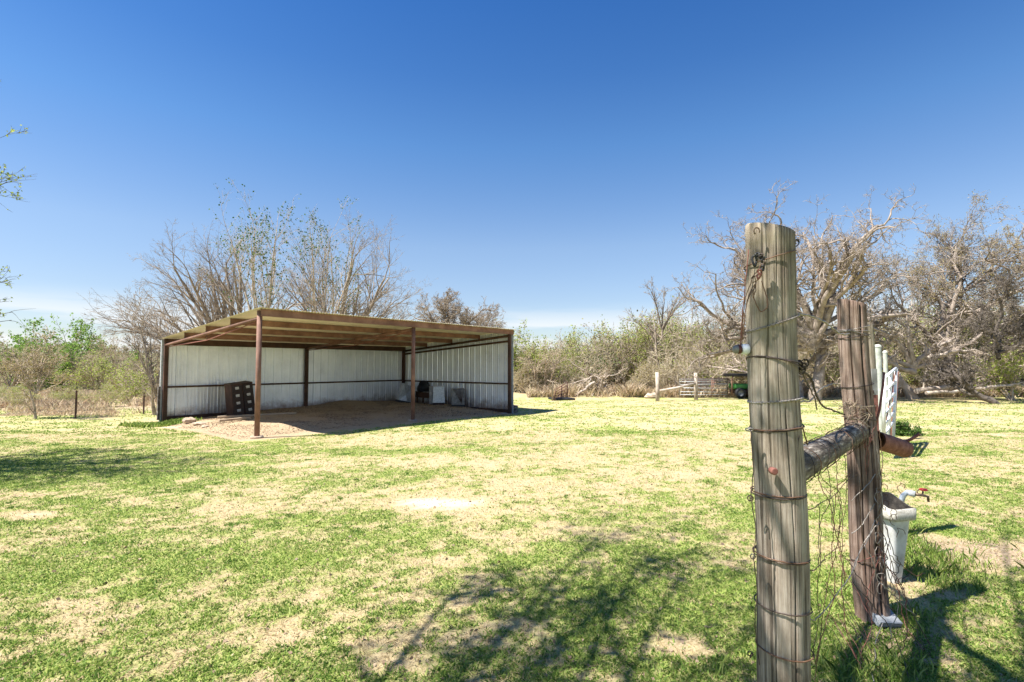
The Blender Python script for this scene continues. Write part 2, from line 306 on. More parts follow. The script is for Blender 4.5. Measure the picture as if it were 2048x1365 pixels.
# ---------------------------------------------------------------- terrain
YAW = .891; LX, LY = math.cos(YAW), math.sin(YAW)
A0 = (-5.82, 11.77)
def local(x, y):                       # world -> shed coordinates (l along the front, n towards the back wall)
    dx, dy = x-A0[0], y-A0[1]
    return dx*LX+dy*LY, -dx*LY+dy*LX
def height(x, y):
    x = np.asarray(x, float); y = np.asarray(y, float)
    z = (fbm(x, y, 2.2, 3, 2)-.5)*.05 + (fbm(x, y, .35, 2, 7)-.5)*.018
    l, n = local(x, y)
    z = z - .15*np.exp(-((l-0)**2+(n-6)**2)/5) - .12*np.exp(-((l-9.2)**2+(n)**2)/5)
    ins = sstep(-.3,.4,l)*sstep(9.3,8.7,l)*sstep(0,1.2,n)*sstep(6.5,6.1,n)
    z = z + ins*(.05 + .10*fbm(l, n, .9, 4, 11) + .16*np.exp(-((l-6.3)**2+(n-5.6)**2)/1.6))
    z = z - 5.0*sstep(27, 75, y - .25*np.maximum(x,0))*sstep(6, -8, x)
    z = z + sstep(90, 330, y)*14*(.55+.9*fbm(x, y, 150, 3, 4)) * sstep(80,-60,x)
    return z
def axis(pts):
    out = []
    for a, b, st in pts: out += list(np.arange(a, b, st))
    return np.array(out + [pts[-1][1]])
gx = axis([(-700,-200,50), (-200,-60,10), (-60,-20,1.6), (-20,-8,.25), (-8,8,.09), (8,20,.25), (20,60,1.6), (60,200,10), (200,700,50)])
gy = axis([(-60,-10,8), (-10,1.5,.8), (1.5,10,.09), (10,24,.16), (24,50,.8), (50,200,5), (200,1200,50)])
X, Y = np.meshgrid(gx, gy); nx, ny = len(gx), len(gy)
def greenmask(x, y):
    g = .34*fbm(x, y*1.4, 1.5, 5, 1, .7) + .34*fbm(x, y, .30, 4, 21, .7) + .32*fbm(x, y, .09, 3, 33, .6)
    dd = np.maximum(y, .5); px = 1024 + 1024*x/dd; py = 731 + 1690/dd     # rough place in view, only for where the grass is thin
    g = g + .018 + .035*sstep(5.5, 3.5, y) - .09*np.exp(-((x+1.0)**2/7+(y-6.8)**2/2.5)) + .13*np.exp(-((x+8)**2/16+(y-8.4)**2/5)) + .05*np.exp(-((x-.8)**2+(y-3.4)**2)/2)
    g = g - .05*sstep(5, 12, y) - .45*np.exp(-((x+.9)**2/.22+(y-6.25)**2/.05)) - .3*np.exp(-((x+5.3)**2/.12+(y-5.7)**2/.02)) - .35*np.exp(-((x-1.0)**2/.03+(y-3.1)**2/.02)) - .30*np.exp(-((x-3.9)**2/.6+(y-4.55)**2/.2)) - .12*np.exp(-((x-3.2)**2/.3+(y-3.8)**2/.06))
    g = g - .10*np.exp(-((x-2.1)**2/.25+(y-3.0)**2/.15)) - .08*np.exp(-((x-2.5)**2/3+(y-8.3)**2/2.0))
    l, n = local(x, y)
    g = g - .5*sstep(-.6,.1,l+.8*(fbm(x,y,.5,3,81)-.5))*sstep(9.4,9.0,l)*sstep(-.5,.2,n+1.0*(fbm(x,y,.5,3,82)-.5))*sstep(6.5,6.2,n)
    return g
def dirtmask(x, y):
    l, n = local(x, y)
    d = sstep(-.9,-.2,l+1.5*(fbm(x,y,.7,4,81)-.5))*sstep(9.6,9.2,l)*sstep(-.75,-.1,n+1.5*(fbm(x,y,.7,4,82)-.5))*sstep(6.5,6.2,n)
    d = np.maximum(d, .95*np.exp(-((x-4.0)**2/.5+(y-4.6)**2/.16))); d = np.maximum(d, .8*np.exp(-((x-2.35)**2/.12+(y-3.15)**2/.10)))
    d = np.maximum(d, .7*sstep(17,20,y)*sstep(-9.5,-12,x)*sstep(34,24,y))
    d = np.maximum(d, .55*sstep(26,29,y)*sstep(-2,1,x))
    return d*1.0
V = np.stack([X.ravel(), Y.ravel(), height(X, Y).ravel()], 1)
ii, jj = np.meshgrid(np.arange(nx-1), np.arange(ny-1)); i0 = (jj*nx+ii).ravel()
gm = bigmesh('ground', V, np.stack([i0, i0+1, i0+nx+1, i0+nx], 1), M['ground'])
at = gm.attributes.new('green', 'FLOAT', 'POINT'); at.data.foreach_set('value', ((greenmask(X, Y).ravel()-.5)*2.6+.55).astype(np.float32))
at = gm.attributes.new('dirt', 'FLOAT', 'POINT'); at.data.foreach_set('value', dirtmask(X, Y).ravel().astype(np.float32))
at = gm.attributes.new('forest', 'FLOAT', 'POINT'); at.data.foreach_set('value', sstep(34,55,Y).ravel().astype(np.float32))
tag(link('ground', gm), kind='structure')
def hz(x, y): return float(height(x, y))
# ---------------------------------------------------------------- vegetation generators
MINR = [.0035]
def unit(a): return a/np.maximum(np.linalg.norm(a, axis=-1, keepdims=True), 1e-9)
def tubes(PT, R, S):
    """PT (m,k,3) polylines, R (m,k) radii -> vertices, quads"""
    m, k, _ = PT.shape
    T = np.empty_like(PT); T[:,1:-1] = PT[:,2:]-PT[:,:-2]; T[:,0] = PT[:,1]-PT[:,0]; T[:,-1] = PT[:,-1]-PT[:,-2]; T = unit(T)
    ref = np.where(np.abs(T[:,:1,2:3]) > .8, np.array([1.,0,0]), np.array([0,0,1.])); ref = np.broadcast_to(ref, PT.shape)
    U = unit(np.cross(T, ref)); W = np.cross(T, U)
    a = np.arange(S)*2*PI/S
    Vv = PT[:,:,None] + R[:,:,None,None]*(U[:,:,None]*np.cos(a)[:,None] + W[:,:,None]*np.sin(a)[:,None])
    Vv = Vv.reshape(-1,3)
    mi, ki, si = np.meshgrid(np.arange(m), np.arange(k-1), np.arange(S), indexing='ij'); b = (mi*k+ki)*S; s2 = (si+1)%S
    return Vv, np.stack([b+si, b+s2, b+S+s2, b+S+si], -1).reshape(-1,4)
def walk(rs, st, dr, ln, r0, K, gn, up, taper=.35, sag=0):
    m = len(st); PT = np.empty((m,K,3)); PT[:,0] = st; d = unit(dr); step = (ln/(K-1))[:,None]
    for i in range(1, K):
        d = unit(d + rs.normal(0, gn, (m,3)) + np.array([0,0,up-sag*i/K])); PT[:,i] = PT[:,i-1] + d*step
    t = np.linspace(0,1,K)
    return PT, r0[:,None]*(1-(1-taper)*t)[None]
def spawn(rs, PT, R, n, t0, ang, lr, ln, rr, t1=1.0):
    m, K, _ = PT.shape
    t = rs.uniform(t0, t1, (m,n)); t[:,0] = t1*.99; f = t*(K-1); i = np.minimum(f.astype(int), K-2); w = (f-i)[...,None]
    mi = np.arange(m)[:,None]
    p = PT[mi,i]*(1-w)+PT[mi,i+1]*w; tg = unit(PT[mi,i+1]-PT[mi,i]); rad = R[mi,i]
    q = unit(rs.normal(0,1,(m,n,3))); q = unit(q - tg*(q*tg).sum(-1,keepdims=True))
    an = rs.normal(ang, ang*.25, (m,n))[...,None]; an[:,0] *= .4
    d = tg*np.cos(an)+q*np.sin(an)
    L = (ln[:,None]*lr*rs.uniform(.6,1.25,(m,n))*(1.15-.5*t))
    return p.reshape(-1,3), d.reshape(-1,3), L.ravel(), np.maximum(rad*rr, MINR[0]).ravel()
def leafquads(rs, p, size, flat=0.0):
    m = len(p); a = unit(rs.normal(0,1,(m,3))*np.array([1,1,1-flat])); b = unit(np.cross(a, rs.normal(0,1,(m,3))))
    s = (size*rs.uniform(.6,1.3,m))[:,None]
    Vv = np.stack([p-a*s*.5, p+b*s*.38, p+a*s*.6, p-b*s*.38], 1).reshape(-1,3)
    return Vv, (np.arange(m)*4)[:,None]+np.arange(4)
def merge(lst):
    vs, fs, n = [], [], 0
    for v, f in lst: vs.append(v); fs.append(f+n); n += len(v)
    return np.concatenate(vs), np.concatenate(fs)
def treedata(seed, limbs, lv, leaf=0, lsize=.06, lspread=.1, leaf_from=-2, flat=0, keep=None, twig_level=2, cull=False):
    """limbs: list of (start, dir, length, radius); lv: one dict per level. -> (wood, twigs, leaves)"""
    rs = np.random.RandomState(seed)
    st = np.array([l[0] for l in limbs], float); dr = np.array([l[1] for l in limbs], float)
    ln = np.array([l[2] for l in limbs], float); r0 = np.array([l[3] for l in limbs], float)
    wood, twig, lp = [], [], []
    for i, q in enumerate(lv):
        PT, R = walk(rs, st, dr, ln, r0, q['K'], q['g'], q['up'], q.get('taper', .35), q.get('sag', 0))
        if keep is not None and cull:
            vis = ~keep(PT.reshape(-1,3)).reshape(PT.shape[:2]); first = np.where(vis.any(1), np.maximum(vis.argmax(1)-1, 0), PT.shape[1]-1)
            idx = np.minimum(np.arange(PT.shape[1])[None], first[:,None]); PT = PT[np.arange(len(PT))[:,None], idx]+1e-4*(np.arange(PT.shape[1])[None,:,None]-idx[...,None])
        (wood if i < twig_level else twig).append(tubes(PT, R, q['S']))
        if leaf and i >= len(lv)+leaf_from:
            k = q['K']; f = rs.uniform(.2, k-1.001, (len(PT), max(1, leaf))); a = f.astype(int); w = (f-a)[...,None]; mi = np.arange(len(PT))[:,None]
            lp.append((PT[mi,a]*(1-w)+PT[mi,a+1]*w).reshape(-1,3))
        if i < len(lv)-1:
            st, dr, ln, r0 = spawn(rs, PT, R, q['n'], q['t0'], q['ang'], q['lr'], ln, q.get('rr', .62))
            if keep is not None:
                ok = keep(st); st, dr, ln, r0 = st[ok], dr[ok], ln[ok], r0[ok]
    lf = None
    if lp:
        p = np.concatenate(lp); p = p + rs.normal(0, lspread, p.shape); lf = leafquads(rs, p, lsize, flat)
    return merge(wood), (merge(twig) if twig else None), lf
def plant(name, label, cat, loc, data, bark, leaf=None, group=None, rz=0, sc=1, twigmat=None):
    t = thing(name, label, cat, loc, rz, group); t.scale = (sc,)*3
    wd, tw, lf = data
    link('trunk', bigmesh('trunk', wd[0], wd[1], bark), t)
    if lf is not None and tw is not None:
        n = len(tw[1]); v, f = merge([tw, lf]); link('crown', bigmesh('crown', v, f, [twigmat or bark, leaf], [0]*n+[1]*(len(f)-n)), t)
    elif tw is not None: link('crown', bigmesh('crown', tw[0], tw[1], twigmat or bark), t)
    return t
# ---------------------------------------------------------------- the shed
shed = thing('pole_shed', 'open fronted pole shed with corrugated tin walls, low tin roof and rusty brown pipe posts', 'shed', (A0[0], A0[1], 0), YAW)
W_, D_ = 9.12, 6.06; ZF, ZB = 2.93, 2.46
def zr(n): return ZF + (ZB-ZF)*n/D_
rnd = random.Random(4)
def corr(width, pitch, amp, seg=4):
    k = int(round(width/pitch))*seg
    return [(width*i/k, amp*(.5-.5*math.cos(2*PI*i/seg))) for i in range(k+1)]
def rib(width):                        # three tall ribs per sheet, small stiffening ribs between
    out = [(0, .0)]
    for j in range(3):
        b = j*.3048
        for x, z in ((.02,0),(.035,.028),(.06,.028),(.075,0),(.135,0),(.142,.006),(.158,.006),(.165,0),(.225,0),(.232,.006),(.248,.006),(.255,0)): out.append((b+x, z))
    out.append((.9144, 0)); return out
def sheet(prof, fn, name, material):
    V = []; Fs = []
    for x, h in prof: a, b = fn(x, h); V += [a, b]
    for i in range(len(prof)-1): Fs.append((2*i, 2*i+2, 2*i+3, 2*i+1))
    me = MB().add(V, Fs).mesh(name, material); o = link(name, me, shed)
    s = o.modifiers.new('thickness', 'SOLIDIFY'); s.thickness = .002
    return o
for k in range(10):
    x0 = k*.934 - .13
    dz = rnd.uniform(0, .006)
    sheet([(x*.95/.9, h) for x, h in corr(.9, .075, .016)], lambda x, h: (Vector((x0+x, -.22, zr(-.22)+.004+h+dz)), Vector((x0+x, D_+.14, zr(D_+.14)+.004+h+dz))), 'roof_panel', M['tin_roof'])
for k in range(10):
    x0 = k*.9144 - .03; dz = rnd.uniform(0, .004); zb = rnd.uniform(-.02, .03)
    sheet(rib(0), lambda x, h: (Vector((x0+x, D_+.075+dz-h, zb-.05)), Vector((x0+x, D_+.075+dz-h, zr(D_)-.03))), 'wall_panel', M['tin_wall'])
for k in range(7):
    y0 = k*.9144 - .05; dz = rnd.uniform(0, .004); zb = rnd.uniform(-.02, .02)
    pr = [p for p in rib(0) if y0+p[0] < D_+.07]
    sheet(pr, lambda x, h: (Vector((W_+.075+dz-h, y0+x, zb-.10)), Vector((W_+.075+dz-h, y0+x, zr(y0+x)-.0))), 'wall_panel', M['tin_wall'])
# corner flashings
MB().box((-.10, D_+.06, -.2), (-.035, D_+.12, zr(D_)-.04)).build('corner_flashing', M['galvanized'], shed)
MB().box((W_+.082, -.10, -.15), (W_+.10, -.0, zr(0)-.02)).build('corner_flashing', M['galvanized'], shed)
def post(l, n, z0, z1, r, m, nm='post'):
    MB().tube([(l, n, z0), (l, n, z1)], r, 16).build(nm, m, shed)
post(0, 0, -.1, zr(0)-.02, .058, M['rust_steel']); post(W_/2, 0, -.1, zr(0)-.02, .058, M['rust_steel'])
MB().box((W_-.05, -.05, -.25), (W_+.05, .05, zr(0)-.02)).build('post', M['rust_dark'], shed)
MB().box((-.05, D_-.06, -.3), (.06, D_+.04, zr(D_)-.02)).build('post', M['rust_dark'], shed)
MB().box((W_/2-.05, D_-.06, -.2), (W_/2+.05, D_+.04, zr(D_)-.02)).build('post', M['rust_dark'], shed)
MB().box((W_-.06, D_-.06, -.2), (W_+.04, D_+.04, zr(D_)-.02)).build('post', M['rust_dark'], shed)
for l, n in ((0,0),(W_/2,0)):
    MB().tube([(l, n, -.02), (l, n, .035)], .14, 14).build('footing', M['stone'], shed)
def cbeam(l0, l1, n, h, m, nm, flip=1):
    z = zr(n); b = MB()
    b.box((l0, n-.004, z-h), (l1, n+.004, z)); b.box((l0, n+.004, z-.006), (l1, n+.06*flip, z)); b.box((l0, n+.004, z-h), (l1, n+.06*flip, z-h+.006))
    b.build(nm, m, shed)
cbeam(-.02, W_+.12, -.10, .16, M['rust_steel'], 'fascia')
for k in (1,2,3): cbeam(-.02, W_+.04, k*D_/4, .15, M['rust_steel'], 'purlin')
MB().box((-.06, D_-.07, zr(D_)-.20), (W_+.05, D_-.062, zr(D_)-.005)).build('eave_beam', M['rust_dark'], shed)
for i, l in enumerate((0, W_/2, W_)):
    l2 = l if i < 2 else W_-.03
    MB().tube([(l2, -.04, zr(0)-.20), (l2, D_, zr(D_)-.20)], .045, 12).build('rafter', M['rust_steel'] if i < 2 else M['rust_dark'], shed)
    if i < 2:
        MB().tube([(l2+.02, -.02, zr(0)-.25), (l2+.02, D_/2, (zr(0)+zr(D_))/2-.38), (l2+.02, D_-.05, zr(D_)-.255)], .014, 8).build('truss_rod', M['rust_red'], shed)
        MB().tube([(l2+.02, D_/2, (zr(0)+zr(D_))/2-.38), (l2+.02, D_/2, (zr(0)+zr(D_))/2-.24)], .012, 6).build('strut', M['rust_steel'], shed)
    for k in (1,2,3):
        n = k*D_/4; MB().box((l2-.012, n-.02, zr(n)-.17), (l2+.012, n+.02, zr(n)-.01)).build('hanger', M['rust_steel'], shed)
MB().box((W_-.02, .05, 0), (W_+.03, 6.0, .07), Matrix.Translation((0,0,2.50)) @ Matrix.Rotation(math.atan(-.40/6), 4, 'X')).build('wall_brace', M['rust_dark'], shed)
for a, b in ((.06, W_/2-.05), (W_/2+.05, W_-.06)):
    MB().box((a, D_-.0, .955), (b, D_+.044, 1.01)).build('girt', M['rust_dark'], shed)
    MB().box((a, D_-.01, -.06), (b, D_+.044, .09)).build('base_rail', M['rust_dark'], shed)
MB().box((W_-.01, .05, .935), (W_+.044, D_-.06, .99)).build('girt', M['rust_dark'], shed)
MB().box((W_-.01, .05, -.15), (W_+.044, D_-.06, .02)).build('base_rail', M['rust_dark'], shed)
MB().box((-.16, D_+.02, .0), (-.105, D_+.10, 1.0)).build('patch_board', M['rail_wood'], shed)
def SW(l, n, z=0):                      # shed -> world
    return Vector((A0[0]+l*LX-n*LY, A0[1]+l*LY+n*LX, z))
# ---- file cabinets
def cabinet(l, n, label, tilt, h=1.04, wd=.34, dp=.50):
    p = SW(l, n, 0); p.z = hz(p.x, p.y)-.02
    t = thing('file_cabinet', label, 'file cabinet', p, YAW, 'file cabinets leaning by the back wall'); t.rotation_euler = (0.05, -tilt, YAW)
    MB().box((-wd/2, 0, .0), (wd/2, dp, h)).build('cabinet_body', M['cabinet_side'], t, bevel=.006)
    dh = (h-.10)/4
    for k in range(4):
        z0 = .05+k*dh
        d = MB().box((-wd/2+.02, -.018, z0+.008), (wd/2-.02, 0.002, z0+dh-.008)).build('drawer', M['cabinet'], t, bevel=.004)
        MB().box((-.055, -.026, z0+dh*.60), (.055, -.019, z0+dh*.60+.05)).build('label_holder', M['label_metal'], d)
        MB().box((-.05, -.045, z0+dh*.50), (.05, -.019, z0+dh*.50+.018)).build('handle', M['label_metal'], d)
    return t
cabinet(1.72, 4.95, 'dark file cabinet with exposed brown side, nearer the left end of the shed', .13)
cabinet(2.10, 5.02, 'dark file cabinet on the right of the leaning pair, nearer the shed middle', .15, h=1.08)
# ---- boards, stones, scraps
def board(name, label, a, b, wd, th, z=0.03, m='lumber', cat='board', group=None):
    a = Vector(a); b = Vector(b); d = b-a; L = d.length; c = (a+b)/2
    zz = max(hz(a.x,a.y), hz(b.x,b.y), hz(c.x,c.y))+z
    o = MB().box((-L/2, -wd/2, -th/2), (L/2, wd/2, th/2)).build(name, M[m], None, (c.x, c.y, zz), (0, rnd.uniform(-.01,.01), math.atan2(d.y, d.x)), bevel=.004)
    return tag(o, label, cat, group)
board('board', 'long weathered board lying on the dirt in front of the file cabinets, rear one', G(435, 842), G(592, 834), .10, .05, group='boards by the file cabinets')
board('board', 'shorter weathered board lying nearest the rusty corner pipe post', G(437, 850), G(500, 844), .10, .06, group='boards by the file cabinets')
def rock(name, label, p, s, m='stone', seed=0, group=None, flat=.45):
    r = np.random.RandomState(seed); b = MB()
    prof = [(.02,1.0),(.55,.95),(.9,.55),(1.0,.1),(.8,-.4),(.02,-.5)]
    b.lathe([(q*s, zz*s*flat) for q, zz in prof], n=9)
    b.v = [(x*(1+.35*(r.rand()-.5))*1.3, y*(1+.35*(r.rand()-.5)), z*(1+.3*(r.rand()-.5))) for x, y, z in b.v]; b.sm = [False]*len(b.sm)
    o = b.build(name, M[m], None, (p.x, p.y, hz(p.x,p.y)+s*flat*.35), (r.uniform(-.1,.1), r.uniform(-.1,.1), r.uniform(0,6)))
    return tag(o, label, 'rock', group)
rock('rock', 'largest pale rock in the pile beside the left rear post of the shed', G(378, 846), .14, seed=1, group='rocks by the shed corner', flat=.8)
rock('rock', 'flat pale rock lying right of the largest rock by the shed corner', G(400, 850), .16, seed=2, group='rocks by the shed corner', flat=.3)
rock('rock', 'small pale stone at the right end of the rock pile by the shed', G(411, 855), .09, seed=3, group='rocks by the shed corner')
rock('rock', 'small flat pale slab at the foot of the right front post of the shed', G(1006, 827.5,-.1), .16, seed=4, flat=.2)
for k, (u, v) in enumerate(((1022, 812), (1023, 821))):
    p = SW(W_+.28, .05+.03*k); zz = hz(p.x,p.y)+(.02 if k else .16)
    tag(MB().box((-.22,-.07,0), (.22,.07,.11)).build('wood_block', M['rail_wood'], None, (p.x, p.y, zz), (0,0,YAW+1.2+.2*k), bevel=.01),
        ('dark wood block resting on top of another outside the right shed wall', 'dark wood block on the grass, under another, outside the right shed wall')[k], 'block', 'wood blocks at the shed corner')
# ---- feeders and tubs in the rear corner
def place(t, l, n, dz=0): p = SW(l, n); t.location = (p.x, p.y, hz(p.x,p.y)+dz)
t = thing('hay_feeder', 'galvanized hay feeder with sloping wire rack, tipped over in the rear shed corner', 'feeder', rz=YAW-.4); place(t, 8.05, 4.75); t.rotation_euler[1] = .22
b = MB(); b.add([Vector(p) for p in ((-.25,-.2,.08),(.28,-.2,.08),(.28,.25,.08),(-.25,.25,.08),(-.20,-.2,.78),(.30,-.05,.70),(.28,.25,.74),(-.20,.25,.78))], [(0,3,2,1),(4,5,6,7),(0,1,5,4),(1,2,6,5),(2,3,7,6),(3,0,4,7)]); b.build('feeder_body', M['galvanized'], t, bevel=.01)
MB().box((-.27,-.22,.0), (.30,.27,.08)).build('tray', M['black_plastic'], t, bevel=.01)
for k in range(7): MB().tube([(.28-.03*k, -.215, .10), (.30-.075*k, -.21, .74)], .006, 6).build('rack_wire', M['wire_dark'], t)
t = thing('rubber_tub', 'black rubber feed tub tipped on its edge on the bench in the shed corner', 'tub', rz=.3); place(t, 8.75, 4.35, .62)
t.rotation_euler = (1.0, .75, .3)
MB().lathe([(.0,-.15),(.20,-.15),(.25,.15),(.235,.15),(.19,-.12),(0,-.12)], n=20).build('tub_shell', M['black_plastic'], t)
MB().lathe([(.25,.14),(.275,.145),(.275,.165),(.245,.165)], n=20).build('tub_rim', M['black_plastic'], t)
t = thing('feed_bench', 'dark low bench with a deep front rail between the feeders in the shed corner', 'bench', rz=YAW+PI/2-.1); place(t, 8.65, 4.15)
MB().box((-.75,-.02,.24), (.55,.04,.50)).build('front_rail', M['rust_dark'], t)
MB().box((-.75,-.36,.44), (.55,-.02,.48)).build('bench_top', M['cabinet'], t)
MB().box((-.75,.0405,.465), (.55,.06,.50)).build('edge_strip', M['galv_dull'], t)
for sx in (-.68, .48):
    for sy in (-.3, 0): MB().box((sx-.03,sy-.02,0), (sx+.03,sy+.02,.24)).build('leg', M['rust_dark'], t)
t = thing('metal_box_feeder', 'pale galvanized box feeder with dark open side and wire handle against the right wall', 'feeder', rz=YAW-.75); place(t, 8.45, 3.05)
b = MB(); b.add([Vector(p) for p in ((-.24,-.2,.08),(.24,-.2,.08),(.24,.25,.05),(-.24,.25,.08),(-.22,-.16,.72),(.20,-.16,.72),(.20,.25,.72),(-.22,.25,.72))], [(0,3,2,1),(4,5,6,7),(0,1,5,4),(1,2,6,5),(2,3,7,6),(3,0,4,7)]); b.build('box_body', M['galvanized'], t, bevel=.008)
MB().box((-.38,-.16,.04), (-.245,.25,.72)).build('dark_side', M['galv_dull'], t)
MB().box((-.22,-.19,.0), (.22,.22,.045)).build('tray', M['rust_dark'], t)
MB().tube([(-.33,-.1,.72), (-.34,-.12,.86), (-.2,-.1,.90), (-.02,-.1,1.0), (.0,-.08,.93)], .007, 6).build('handle', M['wire_grey'], t)
t = thing('hay_rack', 'grey tin wall rack with fanned wires and a tall side rod, nearest the shed front', 'feeder', rz=YAW-.7); place(t, 8.62, 2.15)
b = MB(); b.add([Vector(p) for p in ((-.25,.0,.06),(.25,.0,.06),(.25,.25,.06),(-.25,.25,.06),(-.25,.0,.68),(.25,.0,.68),(.25,.25,.68),(-.25,.25,.68))], [(0,3,2,1),(1,2,6,5),(2,3,7,6),(3,0,4,7),(4,5,6,7),(0,1,5,4)]); b.build('rack_back', M['galv_dull'], t, bevel=.006)
for k in range(8): MB().tube([(-.2+.057*k, -.01, .68), (.12, -.12+.012*k, .12)], .006, 6).build('rack_wire', M['rust_dark'], t)
MB().box((-.27,-.14,.0), (.27,.02,.055)).build('tray', M['black_plastic'], t, bevel=.01)
MB().tube([(.27,-.02,.0), (.27,-.02,.95)], .014, 8).build('side_rod', M['rust_dark'], t)
# ---------------------------------------------------------------- foreground fence
def wpost(name, label, base, top, r0, r1, m, cracks, seed, zb=-.25, n=260, rings=50, group=None):
    base = Vector(base); top = Vector(top); t = thing(name, label, 'fence post', (base.x, base.y, 0), 0, group)
    rs = np.random.RandomState(seed); V = []; ax = top-base
    for i in range(rings+1):
        f = i/rings; z = zb + (top.z-zb)*f
        c = Vector((ax.x*(z/top.z), ax.y*(z/top.z), z)); c.x += .006*math.sin(z*5+seed); c.y += .004*math.sin(z*4)
        r = r0+(r1-r0)*max(0,f)
        for k in range(n):
            a = 2*PI*k/n
            q = 1+.035*(float(vnoise(a*1.9+3, z*1.3, seed))-.5)+.018*(float(vnoise(a*5, z*2.2, seed+5))-.5)
            if rings-i == 1: pass
            for (ca, w_, dep, zl, zh, wob) in cracks:
                da = (a-ca-wob*math.sin(z*3)+PI)%(2*PI)-PI
                if zl < z < zh: q -= dep*math.exp(-(da/w_)**2)*min(1, (z-zl)*6, (zh-z)*12+.25)
            V.append((c.x+r*q*math.cos(a), c.y+r*q*math.sin(a), z + (0.022*math.cos(a-2.6) if i == rings else 0)))
    Fs = [(i*n+k, i*n+(k+1)%n, (i+1)*n+(k+1)%n, (i+1)*n+k) for i in range(rings) for k in range(n)]
    nn = len(V)
    c = Vector((ax.x, ax.y, top.z))
    for k in range(n):
        x, y, z = V[rings*n+k]; V.append((c.x+(x-c.x)*.93, c.y+(y-c.y)*.93, z+.006))
    Fs += [(rings*n+k, rings*n+(k+1)%n, nn+(k+1)%n, nn+k) for k in range(n)] + [tuple(nn+k for k in range(n))]
    link('post_shaft', MB().add(V, Fs, True).mesh('post_shaft', M[m]), t)
    return t
D1 = 2.02
p1t = P(1537, 459, D1); p1b = P(1574, 1450, D1); k_ = (p1t.z)/(p1t.z-p1b.z); p1g = p1t + (p1b-p1t)*k_
R1a, R1b = .096, .0885
post1 = wpost('fence_post', 'tall thick weathered corner post with greenish top, nearest the camera, wrapped in wire', (p1g.x, p1g.y, 0), p1t, R1a, R1b, 'post_wood',
    [(-PI/2-.02, .016, .20, -.3, 1.50, .02), (-PI/2-.22, .011, .10, 1.2, 2.3, .015), (-PI/2+.55, .012, .08, -.3, 1.2, .02), (-PI/2-.75, .012, .06, .3, 1.4, .02), (-PI/2+.12, .010, .09, 1.4, 2.3, .01), (-PI/2+.95,.014,.10,1.0,2.3,.02)], 3)
def axis1(z):
    f = z/p1t.z; return Vector((p1g.x+(p1t.x-p1g.x)*f, p1g.y+(p1t.y-p1g.y)*f, z)), R1a+(R1b-R1a)*f
D2 = 3.42
p2t = P(1703, 605, D2); p2g = G(1723, 1222)
p2g.y = D2; p2t.y = D2
R2a, R2b = .100, .083
post2 = wpost('fence_post', 'shorter split brown fence post with a deep vertical crack, second in the wire fence', (p2g.x, p2g.y, 0), p2t, R2a, R2b, 'post_brown',
    [(-PI/2+.05, .07, .42, -.3, 2.3, .05), (-PI/2-.75, .03, .2, .2, 2.2, .03), (-PI/2+.8, .03, .2, 0, 2.0, .04), (-PI/2+.35, .02, .2, .1, 1.6, .03), (-PI/2-.4, .02, .14, .0, 1.3, .02)], 9)
def axis2(z):
    f = z/p2t.z; return Vector((p2g.x+(p2t.x-p2g.x)*f, D2, z)), R2a+(R2b-R2a)*f
p3 = P(1735, 646, 4.9)
post3 = wpost('fence_post', 'grey fence post mostly hidden behind the split brown post', (p3.x, p3.y, 0), p3, .055, .05, 'post_wood', [(-1.6, .04, .2, 0, 2, .02)], 12, n=32, rings=24)
# brace rail between post 1 and post 2
a1, _ = axis1(1.215); a2, _ = axis2(1.215)
ra = a1 + (a2-a1).normalized()*.07; rb = a2 - (a2-a1).normalized()*.05
Lr = (rb-ra).length; rm = MB().tube([(Lr*i/40, 0, 0) for i in range(41)], [.068-.008*i/40 for i in range(41)], 40)
for k_i, p_ in enumerate(rm.v):
    a_ = math.atan2(p_[2], p_[1])
    q_ = 1+.08*(float(vnoise(math.cos(a_)*1.5+7, math.sin(a_)*1.5+p_[0]*.8, 90))-.5)+.05*(float(vnoise(math.cos(a_)*5+9, math.sin(a_)*5+p_[0]*2, 91))-.5)
    rm.v[k_i] = (p_[0], p_[1]*q_, p_[2]*q_)
dr_ = rb-ra
rail = rm.build('brace_rail', M['rail_grain'], None, tuple(ra), (0, -math.atan2(dr_.z, math.hypot(dr_.x, dr_.y)), math.atan2(dr_.y, dr_.x)))
tag(rail, 'dark grey round brace rail joining the tall corner post to the split brown post', 'rail')
# big nail, knot hole
c, r = axis1(0); q = P(1548, 943, D1-.108); cN, rN = axis1(q.z)
MB().tube([(q.x, q.y+.02, q.z), (q.x, q.y-.004, q.z), (q.x, q.y-.008, q.z)], [.0125,.0135,.010], 16).build('nail_head', M['rust_red'], post1, (-post1.location.x, -post1.location.y, 0))
q = P(1513, 463, D1-.088)
MB().tube([(q.x+.011*math.cos(a), q.y-.002, q.z+.014*math.sin(a)) for a in np.linspace(-.4, 4.2, 10)], .0028, 6).build('knot', M['post_brown'], post1, (-post1.location.x, -post1.location.y, 0))
# insulator on the left side
q = P(1478, 699, D1); qe = P(1497, 699, D1)
ins = thing('insulator', 'white and dark red porcelain insulator sticking out of the left side of the corner post', 'insulator', (qe.x, qe.y, qe.z))
Mx = Matrix.Rotation(-PI/2, 4, 'Y')
MB().lathe([(0,.0),(.018,.0),(.021,.004),(.021,.024),(.017,.028),(.010,.028)], n=20, M=Mx).build('white_half', M['porcelain'], ins)
MB().lathe([(.010,.028),(.013,.030),(.018,.033),(.019,.040),(.017,.044)], n=20, M=Mx).build('dark_half', M['oxblood'], ins)
MB().lathe([(.0165,.044),(.017,.050),(.013,.058),(0,.060)], n=20, M=Mx).build('grey_tip', M['galv_dull'], ins)
